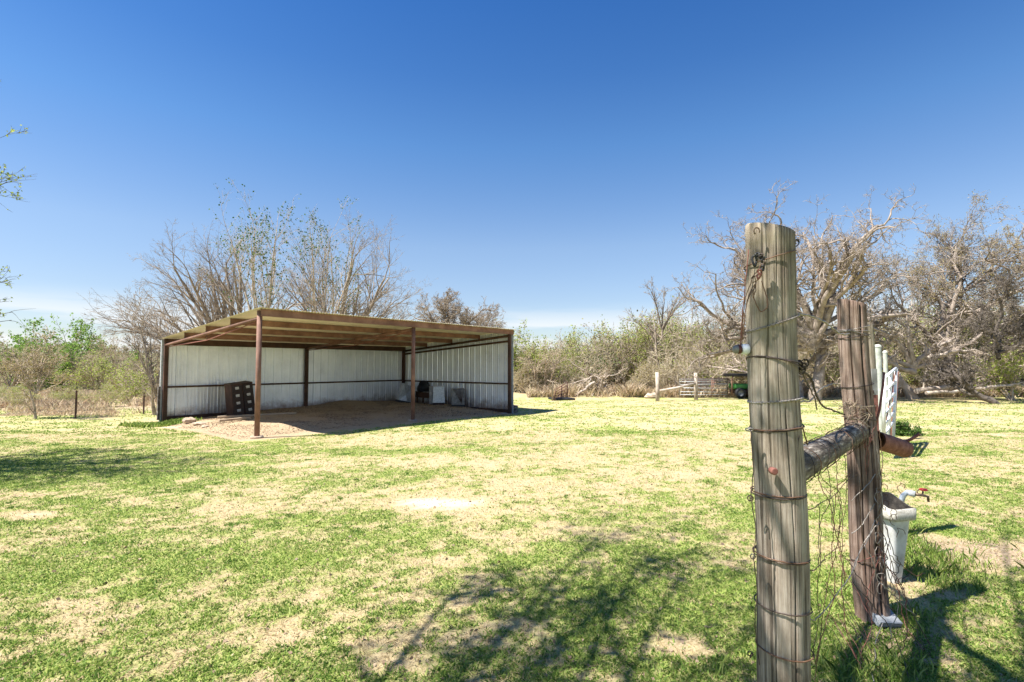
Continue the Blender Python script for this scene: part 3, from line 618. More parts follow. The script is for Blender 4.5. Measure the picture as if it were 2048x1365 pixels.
# ---- wires of the old fence
net = thing('wire_fence', 'old rusty woven wire fence tangled and sagging between the corner post and the split post', 'wire fence', (0,0,0))
rw = random.Random(21)
def jitter(pts, s, n=6):
    """a polyline resampled with small kinks"""
    pts = [Vector(p) for p in pts]; out = []
    for i in range(len(pts)-1):
        p0 = pts[max(i-1,0)]; p1 = pts[i]; p2 = pts[i+1]; p3 = pts[min(i+2, len(pts)-1)]
        for k in range(n):
            t = k/n
            q = .5*((2*p1)+(p2-p0)*t+(2*p0-5*p1+4*p2-p3)*t*t+(3*p1-p0-3*p2+p3)*t**3)
            out.append(q+Vector([rw.gauss(0,s) for _ in range(3)]))
    return out+[pts[-1]]
def wire(pts, r=.0018, m='rust_wire', s=.0012, n=6, nm='strand', twist=0, parent=None):
    q = jitter(pts, s, n); b = MB()
    if twist:
        q2 = [];
        for i in range(len(q)-1):
            for k in range(4): q2.append(q[i].lerp(q[i+1], k/4))
        for ph in (0, PI):
            o = []
            dist = 0
            for i, p in enumerate(q2):
                if i: dist += (p-q2[i-1]).length
                t = (q2[min(i+1,len(q2)-1)]-q2[max(i-1,0)]).normalized(); u = t.orthogonal().normalized(); u = (Vector((0,0,1))-t*t.z); u.normalize(); v = t.cross(u); a = dist/twist*2*PI+ph
                o.append(p+(u*math.cos(a)+v*math.sin(a))*r*.95)
            b.tube(o, r, 5)
    else: b.tube(q, r, 5)
    return b.build(nm, M[m], parent or net)
def loop(ax, z, tilt=0., ph=0, m='rust_wire', r=.0024, twist=0, nm='wire_loop', wob=.003, extra=.003, a0=0, a1=2*PI):
    pts = []
    for i in range(33):
        a = a0+(a1-a0)*i/32; c, R = ax(z + tilt*math.cos(a-ph)); pts.append(c + Vector((math.cos(a), math.sin(a), 0))*(R+extra+rw.uniform(0,wob)))
    wire(pts, r, m, .0004, 2, nm, twist)
def vz(v, D): return P(1550, v, D).z
loop(axis1, vz(508, D1-.1), .028, 0, 'rust_wire', .0022)
loop(axis1, vz(643, D1-.1), .030, 0, 'wire_grey', .0024, .03)
loop(axis1, vz(722, D1-.1), -.016, .2, 'wire_dark', .0030, wob=.002)
loop(axis1, vz(728, D1-.1), -.030, .4, 'wire_dark', .0026, wob=.004)
loop(axis1, vz(803, D1-.1), .010, 0, 'wire_grey', .0026, .028)
loop(axis1, vz(860, D1-.1), .010, 0, 'rust_wire', .0030)
loop(axis1, vz(862, D1-.1), .012, .1, 'wire_dark', .0022)
loop(axis1, vz(996, D1-.1), .0, 0, 'rust_wire', .0026); loop(axis1, vz(1000, D1-.1), .002, 0, 'wire_dark', .0028)
loop(axis1, vz(1128, D1-.1), -.006, 0, 'rust_wire', .0026); loop(axis1, vz(1131, D1-.1), -.004, 0, 'wire_dark', .0020)
loop(axis1, vz(1233, D1-.1), -.004, 0, 'wire_dark', .0026)
loop(axis1, vz(1325, D1-.1), -.006, 0, 'rust_wire', .0028)
for z0, tl in ((vz(655, D2-.1), .02), (vz(668, D2-.1), -.03), (vz(672, D2-.1), .012), (vz(662, D2-.1), .0), (vz(772, D2-.1), .015), (vz(1125, D2-.1), .02), (vz(840,D2-.1), -.01)):
    loop(axis2, z0, tl, 0, 'wire_dark' if rw.random() < .6 else 'wire_grey', .0028, wob=.006)
# vertical rust coloured wire down the left edge and along the corner post
wire([P(1497, 500, D1-.05), P(1488, 600, D1-.02), P(1481, 690, D1)], .0022, 'rust_red')
wire([P(1505, 555, D1-.11), P(1489, 610, D1-.08), P(1483, 692, D1-.0)], .0016)
wire([P(1500, 862, D1-.09), P(1507, 930, D1-.10), P(1503, 1000, D1-.10), P(1512, 1060, D1-.10), P(1508, 1120, D1-.10), P(1515,1180,D1-.10), P(1510, 1240, D1-.10), P(1519, 1330, D1-.10)], .0019, 'wire_dark')
wire([P(1587, 1000, D1-.075), P(1592, 1060, D1-.08), P(1602, 1105, D1-.07), P(1612, 1128, D1-.05)], .0028, 'rust_wire')
wire([P(1598, 870, D1-.08), P(1590, 930, D1-.09), P(1587, 1000, D1-.08)], .0022, 'wire_dark')
wire([P(1612, 1130, D1-.04), P(1612, 1180, D1-.04), P(1617, 1235, D1-.04), P(1612,1300,D1-.04), P(1620, 1400, D1-.04)], .0020, 'wire_dark')
# curls and staples
def curl(u, v, d, r, turns=1.6, m='wire_dark', th=.0024, tall=1.3):
    c = P(u, v, d); pts = [c+Vector((r*math.cos(a), .01*math.sin(a*.5), r*tall*math.sin(a))) for a in np.linspace(0, turns*2*PI, int(10*turns)+3)]
    b = MB().tube(pts, th, 5); b.build('wire_end', M[m], net)
curl(1593, 486, D1, .010); curl(1500, 860, D1-.08, .012, m='wire_grey', tall=.5); curl(1502, 998, D1-.08, .008); curl(1507, 1115, D1-.08, .007, m='wire_grey')
curl(1598, 845, D1-.06, .010, m='wire_grey'); curl(1607, 1125, D1-.07, .009, m='rust_wire'); curl(1502, 1310, D1-.09, .007)
for k in range(7): curl(1604+rw.uniform(-8,10), 735+rw.uniform(-8,20), D1-.03, .010+.005*rw.random(), 1.4)
# chain hanging on the front near the top
ch = thing('chain', 'short black chain hooked on the corner post with rusty wire twisted through it', 'chain', (0,0,0))
def torus(c, R, r, tall, ang, nm, m):
    pts = []
    for a in np.linspace(0, 2*PI, 18):
        x, z = R*math.cos(a), R*tall*math.sin(a); pts.append(Vector(c)+Vector((x*math.cos(ang)-z*math.sin(ang), -.004*math.sin(2*a), x*math.sin(ang)+z*math.cos(ang))))
    MB().tube(pts, r, 7).build(nm, M[m], ch)
dF = D1-.104
torus(P(1509, 523, dF), .0075, .0040, 2.7, .04, 'link', 'black_plastic')
for (u, v, an, mm_) in ((1514,510,1.0,'black_plastic'),(1521,512,.5,'wire_dark'),(1525,519,.1,'black_plastic'),(1527,528,-.15,'wire_dark'),(1525,537,-.35,'black_plastic'),(1520,545,-.5,'rust_red'),(1517,554,.2,'rust_red')):
    torus(P(u, v, dF-.004), .0055, .0034, 1.6, -an, 'link', mm_)
for pts in ([(1522,530),(1510,548),(1503,557),(1512,552),(1524,548),(1516,560),(1505,566)], [(1512,565),(1500,585),(1491,620),(1485,680)], [(1511,570),(1506,590),(1519,620),(1527,622),(1535,612),(1532,590),(1523,562)], [(1509,552),(1512,572),(1509,590)], [(1509,576),(1497,596),(1492,615)]):
    wire([P(u, v, dF-.002) for u, v in pts], .0020, 'rust_wire', .0008, 5, 'wire', parent=ch)
# strands from post 1 to post 2
def strand(px, d0, d1, r=.0026, m='wire_dark', twist=0, s=.0015):
    K = len(px); wire([P(u, v, d0+(d1-d0)*(u-px[0][0])/(px[-1][0]-px[0][0]+1e-6)) for u, v in px], r, m, s, 5, 'strand', twist)
strand([(1590,626),(1605,630),(1625,634),(1655,648),(1680,668),(1700,668)], D1, D2-.14, .0032, 'wire_grey', .04)
strand([(1590,735),(1612,748),(1622,760),(1632,790),(1645,812),(1668,822),(1690,830)], D1, D2-.14, .0032, 'wire_dark', .05)
strand([(1592,801),(1605,803),(1622,802),(1632,788),(1645,776),(1665,768),(1680,772)], D1, D2-.14, .0024, 'wire_grey', .04)
strand([(1600,735),(1612,762),(1622,780),(1630,800),(1634,820)], D1, D1+.4, .003, 'wire_dark')
strand([(1600,848),(1608,862),(1612,880),(1615,890)], D1-.06, D1+.15, .003, 'rust_wire')
strand([(1650,798),(1670,796),(1685,795)], 2.8, 3.2, .002, 'wire_dark')
strand([(1588,1000),(1600,1010),(1620,1020),(1640,1008),(1655,1000),(1675,985),(1695,960),(1715,950)], D1-.06, D2-.14, .0022, 'rust_wire')
strand([(1612,1128),(1625,1142),(1640,1130),(1655,1110),(1690,1090)], D1, D2-.1, .0022, 'rust_wire')
strand([(1614,1235),(1630,1240),(1650,1220),(1680,1180),(1702,1150),(1712,1120),(1735,1080),(1750,1040)], D1, D2-.15, .0024, 'wire_grey')
strand([(1703,1002),(1725,980),(1745,958),(1750,948)], D2-.16, D2-.14, .0026, 'wire_grey')
strand([(1702,1068),(1720,1055),(1733,1035),(1750,1008)], D2-.16, D2-.14, .0026, 'wire_grey')
strand([(1693,1118),(1712,1125),(1735,1118),(1757,1108)], D2-.16, D2-.1, .0026, 'rust_red')
strand([(1690,1168),(1702,1150),(1712,1128),(1722,1098),(1735,1075),(1758,1045)], D2-.17, D2-.14, .003, 'wire_grey')
# wraps and drips over the brace rail
for k in range(9):
    f = (.12,.16,.30,.36,.41,.62,.66,.83,.88)[k]; c = ra.lerp(rb, f); d = (rb-ra).normalized(); u = d.cross(Vector((0,0,1))).normalized()
    pts = [c+d*((i-5)*(.006,-.009,.012,.003,-.005)[k%5])+(u*math.cos(a)+Vector((0,0,1))*math.sin(a))*.074 for i, a in enumerate(np.linspace(-1.2, 3.6, 10))]
    wire(pts, .0020, ('wire_dark','rust_wire')[k%2], .0015, 2)
# hanging woven mesh below the rail: vertical stays and kinked line wires
stays = [[(1618,893),(1632,935),(1645,975),(1660,1010),(1668,1060),(1662,1110),(1668,1180),(1655,1240),(1632,1330)],
         [(1625,890),(1650,960),(1676,985),(1680,1040),(1672,1100),(1655,1170),(1640,1260),(1630,1365)],
         [(1636,886),(1657,940),(1660,1000),(1645,1040),(1640,1110),(1636,1180),(1640,1240),(1622,1320)],
         [(1660,880),(1672,930),(1675,970),(1683,1030),(1674,1070),(1686,1130),(1683,1190),(1694,1260),(1712,1320)],
         [(1690,900),(1693,960),(1690,1010),(1685,1060),(1683,1120),(1688,1180)],
         [(1640,1010),(1640,1060),(1637,1130)], [(1675,985),(1670,1050),(1684,1110),(1690,1165)], [(1720,960),(1722,1040),(1722,1060),(1728,1130)],
         [(1645,975),(1667,1000),(1664,1050),(1676,1064)], [(1660,985),(1690,960),(1700,945)]]
for i, s_ in enumerate(stays):
    d0, d1 = 2.5+.12*(i%5), 2.45+.13*((i*2)%5)
    wire([P(u+rw.uniform(-3,3), v, d0+(d1-d0)*k/(len(s_)-1)) for k, (u, v) in enumerate(s_)], .0019, ('rust_red','rust_wire','wire_dark')[i%3], .0022, 5, 'stay_wire')
for i in range(10):                    # diagonals fanning right from the knots, over the ground
    u0, v0 = 1640+rw.uniform(0, 60), 1165+rw.uniform(-40, 90); L = rw.uniform(60, 130)
    wire([P(u0, v0, 2.75), P(u0+L*.35, v0+L*.55, 2.68), P(u0+L*.6, v0+L*1.05, 2.60)], .0017, ('rust_wire','wire_dark','rust_red')[i%3], .002, 5, 'stay_wire')
# net behind the second post that hangs towards the hydrant
net2 = thing('wire_netting', 'crumpled rusty netting hanging right of the split brown post down to the grass', 'wire netting', (0,0,0))
cur = [[(1757,950),(1754,1000),(1762,1050),(1765,1100),(1782,1160),(1770,1230),(1750,1300),(1748,1365)], [(1761,945),(1763,990),(1757,1040),(1775,1090),(1790,1150),(1812,1200),(1860,1290)],
       [(1765,1040),(1778,1080),(1768,1120),(1785,1150),(1798,1190),(1812,1250),(1845,1300)], [(1770,1050),(1790,1110),(1800,1130),(1790,1160),(1805,1165),(1830,1130)],
       [(1755,900),(1759,940),(1763,990),(1766,1060)], [(1758,860),(1764,930),(1758,1000)], [(1762,1100),(1740,1170),(1735,1210),(1745,1250),(1725,1300),(1720,1340)],
       [(1690,1110),(1720,1160),(1760,1200),(1800,1230),(1830,1260),(1850,1300)], [(1730,1090),(1755,1150),(1785,1190),(1830,1230)], [(1780,1110),(1800,1130),(1830,1150),(1850,1148)],
       [(1765,1130),(1790,1150),(1810,1190),(1815,1250),(1805,1300)], [(1700,1160),(1760,1230),(1800,1300),(1820,1365)], [(1765,1120),(1787,1180),(1795,1220),(1780,1280)]]
for i, s_ in enumerate(cur):
    d0 = 3.35-.04*i
    wire([P(u, v, min(d0, G(u, max(v,1150), .02).y if v > 1150 else 9)) for u, v in s_], .0024, ('wire_grey','rust_wire','rust_red','wire_dark')[i%4], .004, 5, 'net_wire', parent=net2)
for i in range(26):
    u, v = 1755+rw.uniform(0,50)*(1 if i%2 else .3), 960+i*9+rw.uniform(-10,10); d = min(3.3, G(u, max(v,1150), .02).y)
    c = P(u, v, d); pts = [c+Vector((.022*math.cos(a)*rw.uniform(.7,1.3), rw.uniform(-.01,.01), .035*math.sin(a))) for a in np.linspace(0, rw.uniform(3,6), 7)]
    wire(pts, .0020, ('wire_grey','rust_wire')[i%2], .001, 3, 'net_wire', parent=net2)
# twine tangle and rust patch at the rail end
tw_ = thing('twine_knot', 'frayed pale twine knotted where the brace rail meets the split brown post', 'twine', (0,0,0))
for i in range(22):
    u, v = 1708+rw.gauss(0,14), 828+rw.gauss(0,12); c = P(u, v, D2-.19)
    pts = [c+Vector([rw.gauss(0,.035) for _ in range(3)])*Vector((1,.3,1)) if False else c+Vector((rw.gauss(0,.04), rw.gauss(0,.01), rw.gauss(0,.03))) for _ in range(4)]
    wire(pts, .0016, ('lumber','weed_dry','rust_wire')[i%3], .001, 5, 'strand', parent=tw_)
for pts in ([(1712,830),(1725,850),(1732,880),(1728,895),(1738,890),(1748,868)], [(1722,862),(1728,888),(1735,895),(1730,920),(1733,950)], [(1735,893),(1738,915),(1735,935)], [(1737,893),(1742,870),(1752,850)]):
    wire([P(u, v, D2-.18) for u, v in pts], .0022, 'rust_red', .001, 5, 'strand', parent=tw_)
# rusty pipe stub with rod
q0 = P(1752, 880, 3.45); q1 = P(1808, 898, 3.62)
pipe = thing('rusty_pipe', 'short fat rusty pipe with a thin rod, jutting right from the split post', 'pipe', (0,0,0))
d = (q1-q0).normalized()
b = MB().tube([q0, q1], .060, 28, cap=False); b.tube([q1, q0], .053, 28, cap=False); b.build('pipe_sleeve', M['rust_red'], pipe)
MB().tube([P(1806, 886, 3.60), P(1822, 879, 3.58), P(1839, 868, 3.55)], .0105, 10).build('rod', M['rust_red'], pipe)
MB().tube([P(1750, 855, 3.5), P(1759, 820, 3.52), P(1766, 770, 3.55), P(1768, 745, 3.56)], .008, 8).build('bent_rod', M['rust_red'], pipe)
# steel post, pale pipes and white gate beyond
stp = thing('steel_post', 'narrow channel steel post, silver top and rusty below, behind the split post', 'fence post', (0,0,0))
qa, qb = P(1749, 738, 4.3), P(1750, 790, 4.3); w2 = .022
MB().box((qa.x-w2, qa.y, qb.z), (qa.x+w2, qa.y+.012, qa.z)).build('silver_top', M['galv_dull'], stp)
MB().box((qa.x-w2, qa.y, -.1), (qa.x+w2, qa.y+.012, qb.z-.001)).build('rusty_shaft', M['rust_red'], stp)
for k in range(12): MB().box((qa.x-w2-.008, qa.y-.008, .2+k*.11), (qa.x-w2+.006, qa.y-.0005, .23+k*.11)).build('stud', M['rust_dark'], stp)
for (u, v, d, r, lab, z1) in ((1755, 690, 10.4, .062, 'thicker of two pale pipe posts beside the white gate', 0), (1770, 702, 11.2, .042, 'thinner of two pale pipe posts, closer to the white gate', 0)):
    q = P(u, v, d); t = thing('pipe_post', lab, 'fence post', (q.x, q.y, 0), 0, 'pale pipe posts by the white gate')
    MB().tube([(0,0,-.1), (0,0,q.z-.05)], r, 18, cap=False).build('post_shaft', M['pale_pipe'], t)
    MB().lathe([(r*1.12, q.z-.05), (r*1.1, q.z-.02), (r*.6, q.z+.005), (.001, q.z+.01)], n=18).build('cap', M['pale_pipe'], t)
gate = thing('white_gate', 'white painted pipe gate seen nearly edge on behind the fence posts', 'gate', (0,0,0))
gn, gf = (1768, 9.0), (1789, 10.8)
def gp(f, h):                           # f along the gate, h from bottom to top
    b0 = P(1768, 868, 9.0); t0 = P(1768, 757, 9.0); b1 = P(1786, 845, 10.6); t1 = P(1792, 737, 10.6)
    return (b0.lerp(t0, h)).lerp(b1.lerp(t1, h), f)
for h in (0, .18, .36, .54, .76, 1): MB().tube([gp(0,h), gp(1,h)], .028, 12).build('gate_bar', M['white_paint'], gate)
for f in (0, .5, 1): MB().tube([gp(f,-.25)-Vector((0,0,.35)) if f == 1 else gp(f,0), gp(f,1)], .028, 12).build('gate_upright', M['white_paint'], gate)
MB().tube([gp(0,.05), gp(1,.95)], .012, 8).build('diagonal_brace', M['rust_steel'], gate)
MB().tube([gp(1.06,-.7), gp(1.06,.93)], .04, 12).build('hinge_post', M['rust_red'], gate)
# white hydrant cover with tap
q = G(1788, 1162); hx, hy = q.x, q.y
hyd = thing('hydrant_cover', 'white tapering plastic bin with a rough square rim, standing around the tap pipe', 'bin', (hx, hy, hz(hx,hy)), .25)
H_ = .515
MB().lathe([(.034,.0),(.042,.06),(.068,.30),(.088,H_-.02)], n=48, sq=6).build('bin_body', M['white_plastic'], hyd)
prof = [(.098,H_-.03),(.112,H_-.025),(.116,H_),(.117,H_+.085),(.105,H_+.09)]
b = MB().lathe(prof, n=64, sq=9)
b.v = [(x, y, z + (.045*max(-.6,min(1,y/.1)) if z > H_+.02 else 0)) for x, y, z in b.v]
b.build('bin_rim', M['rim_plastic'], hyd)
b = MB().lathe([(.1045,H_+.0895),(.098,H_+.07),(.085,H_-.02),(.001,H_-.03)], n=64, sq=9); b.v = [(x, y, z + (.045*max(-.6,min(1,y/.1)) if z > H_+.02 else 0)) for x, y, z in b.v]; b.build('bin_inside_shade', M['shaded_inside'], hyd)  # inner wall coloured dark to stand for the shade inside the bin
tap = thing('garden_tap', 'outdoor tap with red round handle on a grey elbow above the white bin', 'tap', (0,0,0))
MB().tube([P(1800, 1012, hy+.06), P(1806, 992, hy+.06), P(1815, 985, hy+.04), P(1830, 989, hy)], .020, 14).build('elbow', M['grey_plastic'], tap)
MB().tube([P(1818, 986, hy+.03), P(1831, 989, hy)], .024, 14).build('collar', M['white_plastic'], tap)
MB().tube([P(1829, 989, hy), P(1845, 991, hy-.01), P(1856, 994, hy-.02), P(1857, 1004, hy-.02)], [.011,.010,.010,.009], 10).build('spout', M['brass'], tap)
MB().tube([P(1845, 991, hy-.01), P(1846, 983, hy-.01)], .006, 8).build('stem', M['brass'], tap)
qq = P(1847, 980, hy-.01)
MB().lathe([(.001,-.006),(.024,-.006),(.030,0),(.024,.008),(.001,.008)], c=qq, n=14).build('handle', M['red_plastic'], tap)
MB().tube([P(1836, 991, hy), P(1834, 982, hy), P(1840,979,hy)], .004, 6).build('lever', M['brass'], tap)
# cut block on the ground by post 2
q = G(1757, 1222, .06)
blk = MB().box((-.08,-.06,-.03), (.08,.06,.012)).build('cut_block', M['ash_block'], None, (q.x, q.y-.05, hz(q.x,q.y)+.055), (.45, .12, .15), bevel=.002)
tag(blk, 'grey sawn wood offcut lying on the ground at the foot of the split post', 'block')
# ---------------------------------------------------------------- mid distance: left fence, gate, rails, machinery
def tpost(u, v0, v1, label):
    g = G(u, v1); h = P(u, v0, g.y).z; z = hz(g.x, g.y)
    t = thing('steel_stake', label, 'fence post', (g.x, g.y, 0), 0, 'steel stakes of the left fence')
    MB().box((-.03,-.004,z-.2), (.03,.004,h)).box((-.006,.0045,z-.2), (.006,.035,h)).build('stake', M['rust_dark'], t)
    for k in range(10): MB().box((-.012,-.016,.15+k*.11), (.012,-.0045,.18+k*.11)).build('stud', M['rust_dark'], t)
    return g, h
fp = [G(-120, 846), G(151, 836), G(287, 827), G(325, 822)]
tpost(151, 782, 836, 'rusty steel stake on the left fence, standing in front of the bright green tree')
tpost(287, 787, 827, 'rusty steel stake just left of the small bare tree by the shed')
lf = thing('strand_fence', 'thin wire strands of the left fence at the edge of the mown grass', 'wire fence', (0,0,0))
for k in range(5):
    zz = .22+.2*k
    pts = []
    for i in range(len(fp)-1):
        for j in range(4):
            p = fp[i].lerp(fp[i+1], j/4); pts.append((p.x, p.y, zz-.02*math.sin(PI*j/4)))
    MB().tube(pts, .0035, 4).build('strand', M['wire_grey'], lf)
# leaning rusty farm gate left of the fallen tree
g0, g1 = G(1108, 802), G(1135, 799)
t = thing('farm_gate', 'rusty tube gate standing open and sagging at the wood edge, left of the dead stump', 'gate', (0,0,0))
def fg(f, h): a = P(1108+4*h, 801-22*h, g0.y); b_ = P(1135, 797-32*h, g0.y+1.6); return a.lerp(b_, f)
for h in (0,.2,.4,.6,.8,1): MB().tube([fg(0,h), fg(1,h)], .022, 8).build('gate_bar', M['rust_steel'], t)
for f in (0,.5,1): MB().tube([fg(f,-.02), fg(f,1.02)], .025, 8).build('gate_upright', M['rust_dark'], t)
p = G(1105, 802); MB().tube([(p.x,p.y,-.1), (p.x,p.y,.85), (p.x-.25,p.y,.95)], .035, 8).build('hinge_post', M['bark_grey'], t)
p = G(1123, 800); tag(MB().box((-.5,-.5,0), (.5,.5,.10)).build('trough', M['black_plastic'], None, (p.x, p.y, 0), (0,0,.3), bevel=.03), 'low black trough on the ground under the rusty tube gate', 'trough')
# two pale posts with a slanting rail
def pale(u, v0, v1, r, label):
    g = G(u, v1); h = P(u, v0, g.y).z; t = thing('wooden_post', label, 'fence post', (g.x, g.y, 0), 0, 'pale posts with the slanting rail')
    MB().tube([(0,0,-.2), (.01,0,h*.5), (0,0,h)], [r*1.08, r, r*.95], 14).build('post_shaft', M['bark_pale'], t); return g
ga = pale(1315, 745, 803, .085, 'left one of two pale wooden posts holding up a slanting pole')
gb = pale(1392, 746, 800, .085, 'right one of two pale wooden posts, in front of the stacked panels')
tag(MB().tube([P(1319, 782, ga.y-.05), P(1355, 776, ga.y), P(1390, 768, gb.y-.12)], [.05,.055,.06], 12).build('slanting_pole', M['bark_pale']), 'pale pole slanting up from the left pale post to the right one', 'rail')
rock('rock', 'reddish boulder at the foot of the left pale wooden post', G(1303, 797), .28, seed=8, flat=.7)
# stack of livestock panels leaning together
def panel_stack():
    t = thing('gate_stack', 'stack of grey metal livestock panels standing behind the pale posts', 'panel stack', (0,0,0))
    rr = random.Random(3)
    for j in range(6):
        d = 26.0+.34*j; u0 = 1362+rr.uniform(-6,6)+3*j; u1 = 1450+rr.uniform(-3,10); top = 757+rr.uniform(-1,7)
        fr = MB()
        def q(f, h): return P(u0+(u1-u0)*f, 797-(797-top)*h, d)
        fr.tube([q(0,0), q(0,1), q(1,1), q(1,0)], .020, 6); o = fr.build('panel', M[('galv_dull','rust_dark','rust_dark')[min(j,2)]], t)
        for h in (.18,.36,.54,.72,.88): MB().tube([q(0,h+rr.uniform(-.02,.02)), q(1,h+rr.uniform(-.04,.04))], .013, 6).build('bar', M[('galvanized','rust_dark','galv_dull')[j%3]], o)
        MB().tube([q(.33,0), q(.33,1)], .02, 6).build('bar', M['rust_dark'], o); MB().tube([q(.68,0), q(.68,1)], .02, 6).build('bar', M['rust_steel'], o)
panel_stack()
# small green tractor mower behind the stack
t = thing('garden_tractor', 'small green tractor with a black canopy parked among brush beside the panel stack', 'tractor', (0,0,0))
d = 25.6
def q(u, v, dd=0): return P(u, v, d+dd)
z0 = 0
c0 = q(1475, 795)
MB().tube([q(1464,790), q(1464,757), q(1468,750)], .035, 8).build('canopy_post', M['rust_steel'], t); MB().tube([q(1500,790), q(1500,752)], .035, 8).build('canopy_post', M['rust_steel'], t)
a = q(1464, 752); b_ = q(1508, 747); MB().box((a.x, a.y-.1, a.z-.04), (b_.x, a.y+1.1, a.z+.10)).build('canopy', M['black_plastic'], t, bevel=.05)
a = q(1468, 779); b_ = q(1520, 768); MB().box((a.x, a.y, a.z), (b_.x, a.y+.7, b_.z)).build('hood', M['tractor_green'], t, bevel=.08)
a = q(1472, 787); b_ = q(1515, 780); MB().box((a.x, a.y-.05, a.z), (b_.x, a.y+.8, b_.z)).build('chassis', M['rust_dark'], t, bevel=.02)
for u, r_ in ((1478, .26), (1508, .38)):
    c = q(u, 795); Mr = Matrix.Translation((c.x, c.y-.15, r_)) @ Matrix.Rotation(PI/2, 4, 'X')
    wh = MB().lathe([(r_*.55,-.1),(r_*.9,-.11),(r_,-.06),(r_,.06),(r_*.9,.11),(r_*.55,.1)], n=20, M=Mr).build('tyre', M['black_plastic'], t)
    MB().lathe([(.001,.05),(r_*.5,.06),(r_*.56,.09),(r_*.56,-.09)], n=20, M=Mr).build('rim', M['galv_dull'], wh)
c = q(1474, 772, .2); MB().tube([c+Vector((.16*math.cos(a), .16*math.sin(a), .10*math.sin(a))) for a in np.linspace(0,2*PI,14)], .014, 6).build('steering_wheel', M['black_plastic'], t)
# ---------------------------------------------------------------- trees
def at(u, v, z=0): p = G(u, v, z); return p
# two big bare elms behind the shed -------------------------------------------------
def fan(seed, n, spread, base_r, L, lean=0, up=.75, hs=.5, start=.8, side=None):
    rs = random.Random(seed); out = [((0,0,-.2), (lean*.2,0,1), start+.4, base_r)]
    for i in range(n):
        a = -spread+2*spread*(i+.5)/n + rs.uniform(-.08,.08); yy = rs.uniform(-.5,.5)
        out.append(((0,0,start*rs.uniform(.6,1.0)), (math.sin(a)+lean, yy, math.cos(a)*1.0), L*rs.uniform(.8,1.1), base_r*rs.uniform(.38,.6)))
    return out
MINR[0] = .0045
elm_lv = [dict(K=9,g=.09,up=.0,S=8,n=7,t0=.22,ang=.55,lr=.52,rr=.5), dict(K=7,g=.12,up=.01,S=5,n=6,t0=.15,ang=.45,lr=.55,rr=.55),
          dict(K=6,g=.12,up=.01,S=4,n=5,t0=.15,ang=.6,lr=.52,rr=.62), dict(K=5,g=.16,up=.0,S=3,n=4,t0=.1,ang=.6,lr=.5,rr=.7), dict(K=4,g=.2,up=0,S=3,n=0,t0=0,ang=0,lr=0)]
e1 = at(455, 800); dd = 23.5
p = P(458, 731, dd)
def tall(u, d): q = P(u, 731, d); return (q.x, q.y, hz(q.x, q.y))
# (limbs aimed by hand: direction x, z; length)
def aimed(base, tips, r, seed, stump=1.2):
    """limbs from the trunk head towards tips given as (x, z) offsets"""
    rs = random.Random(seed); out = [((0,0,-.3), (0,0,1), stump+.5, r)]
    for (x, z, k) in tips:
        d = Vector((x, rs.uniform(-.25,.25)*abs(z)*.8, z-stump)); out.append(((0,0,stump*rs.uniform(.75,1.1)), tuple(d), d.length*k, r*rs.uniform(.36,.55)))
    return out
loc = tall(462, 24.5); Kp = 24.5/1024
def tip(u, v, cx): return ((u-cx)*Kp, CH+(731-v)*Kp)
t1 = [tip(235,560,462), tip(262,480,462), tip(330,430,462), tip(425,420,462), tip(478,400,462), tip(545,405,462), tip(570,480,462), tip(250,640,462), tip(300,600,462), tip(400,470,462), tip(520,440,462), tip(600,560,462), tip(225,620,462), tip(245,520,462), tip(290,450,462), tip(380,440,462), tip(270,560,462)]
data = treedata(31, aimed(loc, [(x, z, .66) for x, z in t1], .27, 31), elm_lv)
plant('elm_tree', 'wide bare elm fanning out above the left half of the shed roof', 'tree', loc, data, M['bark_grey'], twigmat=M['bark_grey'])
Kp = 26.5/1024
loc = tall(665, 26.5)
t2 = [tip(600,470,665), tip(640,440,665), tip(690,410,665), tip(730,440,665), tip(760,520,665), tip(805,490,665), tip(830,590,665), tip(790,600,665), tip(560,540,665), tip(615,560,665), tip(715,480,665), tip(820,540,665), tip(780,450,665), tip(840,625,665), tip(750,590,665)]
data = treedata(37, aimed(loc, [(x, z, .74) for x, z in t2], .24, 37), elm_lv, leaf=0)
plant('elm_tree', 'bare elm spreading behind the middle of the shed roof, right of the wide elm', 'tree', loc, data, M['bark_grey'], twigmat=M['bark_grey'])
# leafy slender trees between them
cw_lv = [dict(K=9,g=.06,up=.05,S=7,n=9,t0=.25,ang=.45,lr=.40,rr=.5), dict(K=6,g=.12,up=.05,S=4,n=6,t0=.2,ang=.6,lr=.5,rr=.6), dict(K=5,g=.15,up=.03,S=3,n=4,t0=.2,ang=.6,lr=.5,rr=.6), dict(K=4,g=.2,up=0,S=3,n=0,t0=0,ang=0,lr=0)]
Kp = 22.5/1024
loc = tall(535, 22.5)
tt = [tip(475,395,535), tip(500,410,535), tip(545,400,535), tip(425,415,535), tip(555,480,535), tip(450,450,535)]
data = treedata(41, aimed(loc, [(x, z, .82) for x, z in tt], .13, 41), cw_lv, leaf=1, lsize=.085, lspread=.07, keep=None)
plant('cottonwood_tree', 'slim pale tree with scattered new green leaves, poking above the front corner of the roof', 'tree', loc, data, M['bark_tan'], M['leaf_elm'])
Kp = 24/1024
loc = tall(640, 24)
tt = [tip(655,420,640), tip(690,405,640), tip(625,450,640), tip(672,440,640), tip(715,460,640)]
data = treedata(43, aimed(loc, [(x, z, .82) for x, z in tt], .12, 43), cw_lv, leaf=1, lsize=.08, lspread=.07)
plant('cottonwood_tree', 'slim pale tree with sparse green leaves behind the shed roof, inside the right elm', 'tree', loc, data, M['bark_tan'], M['leaf_elm'])
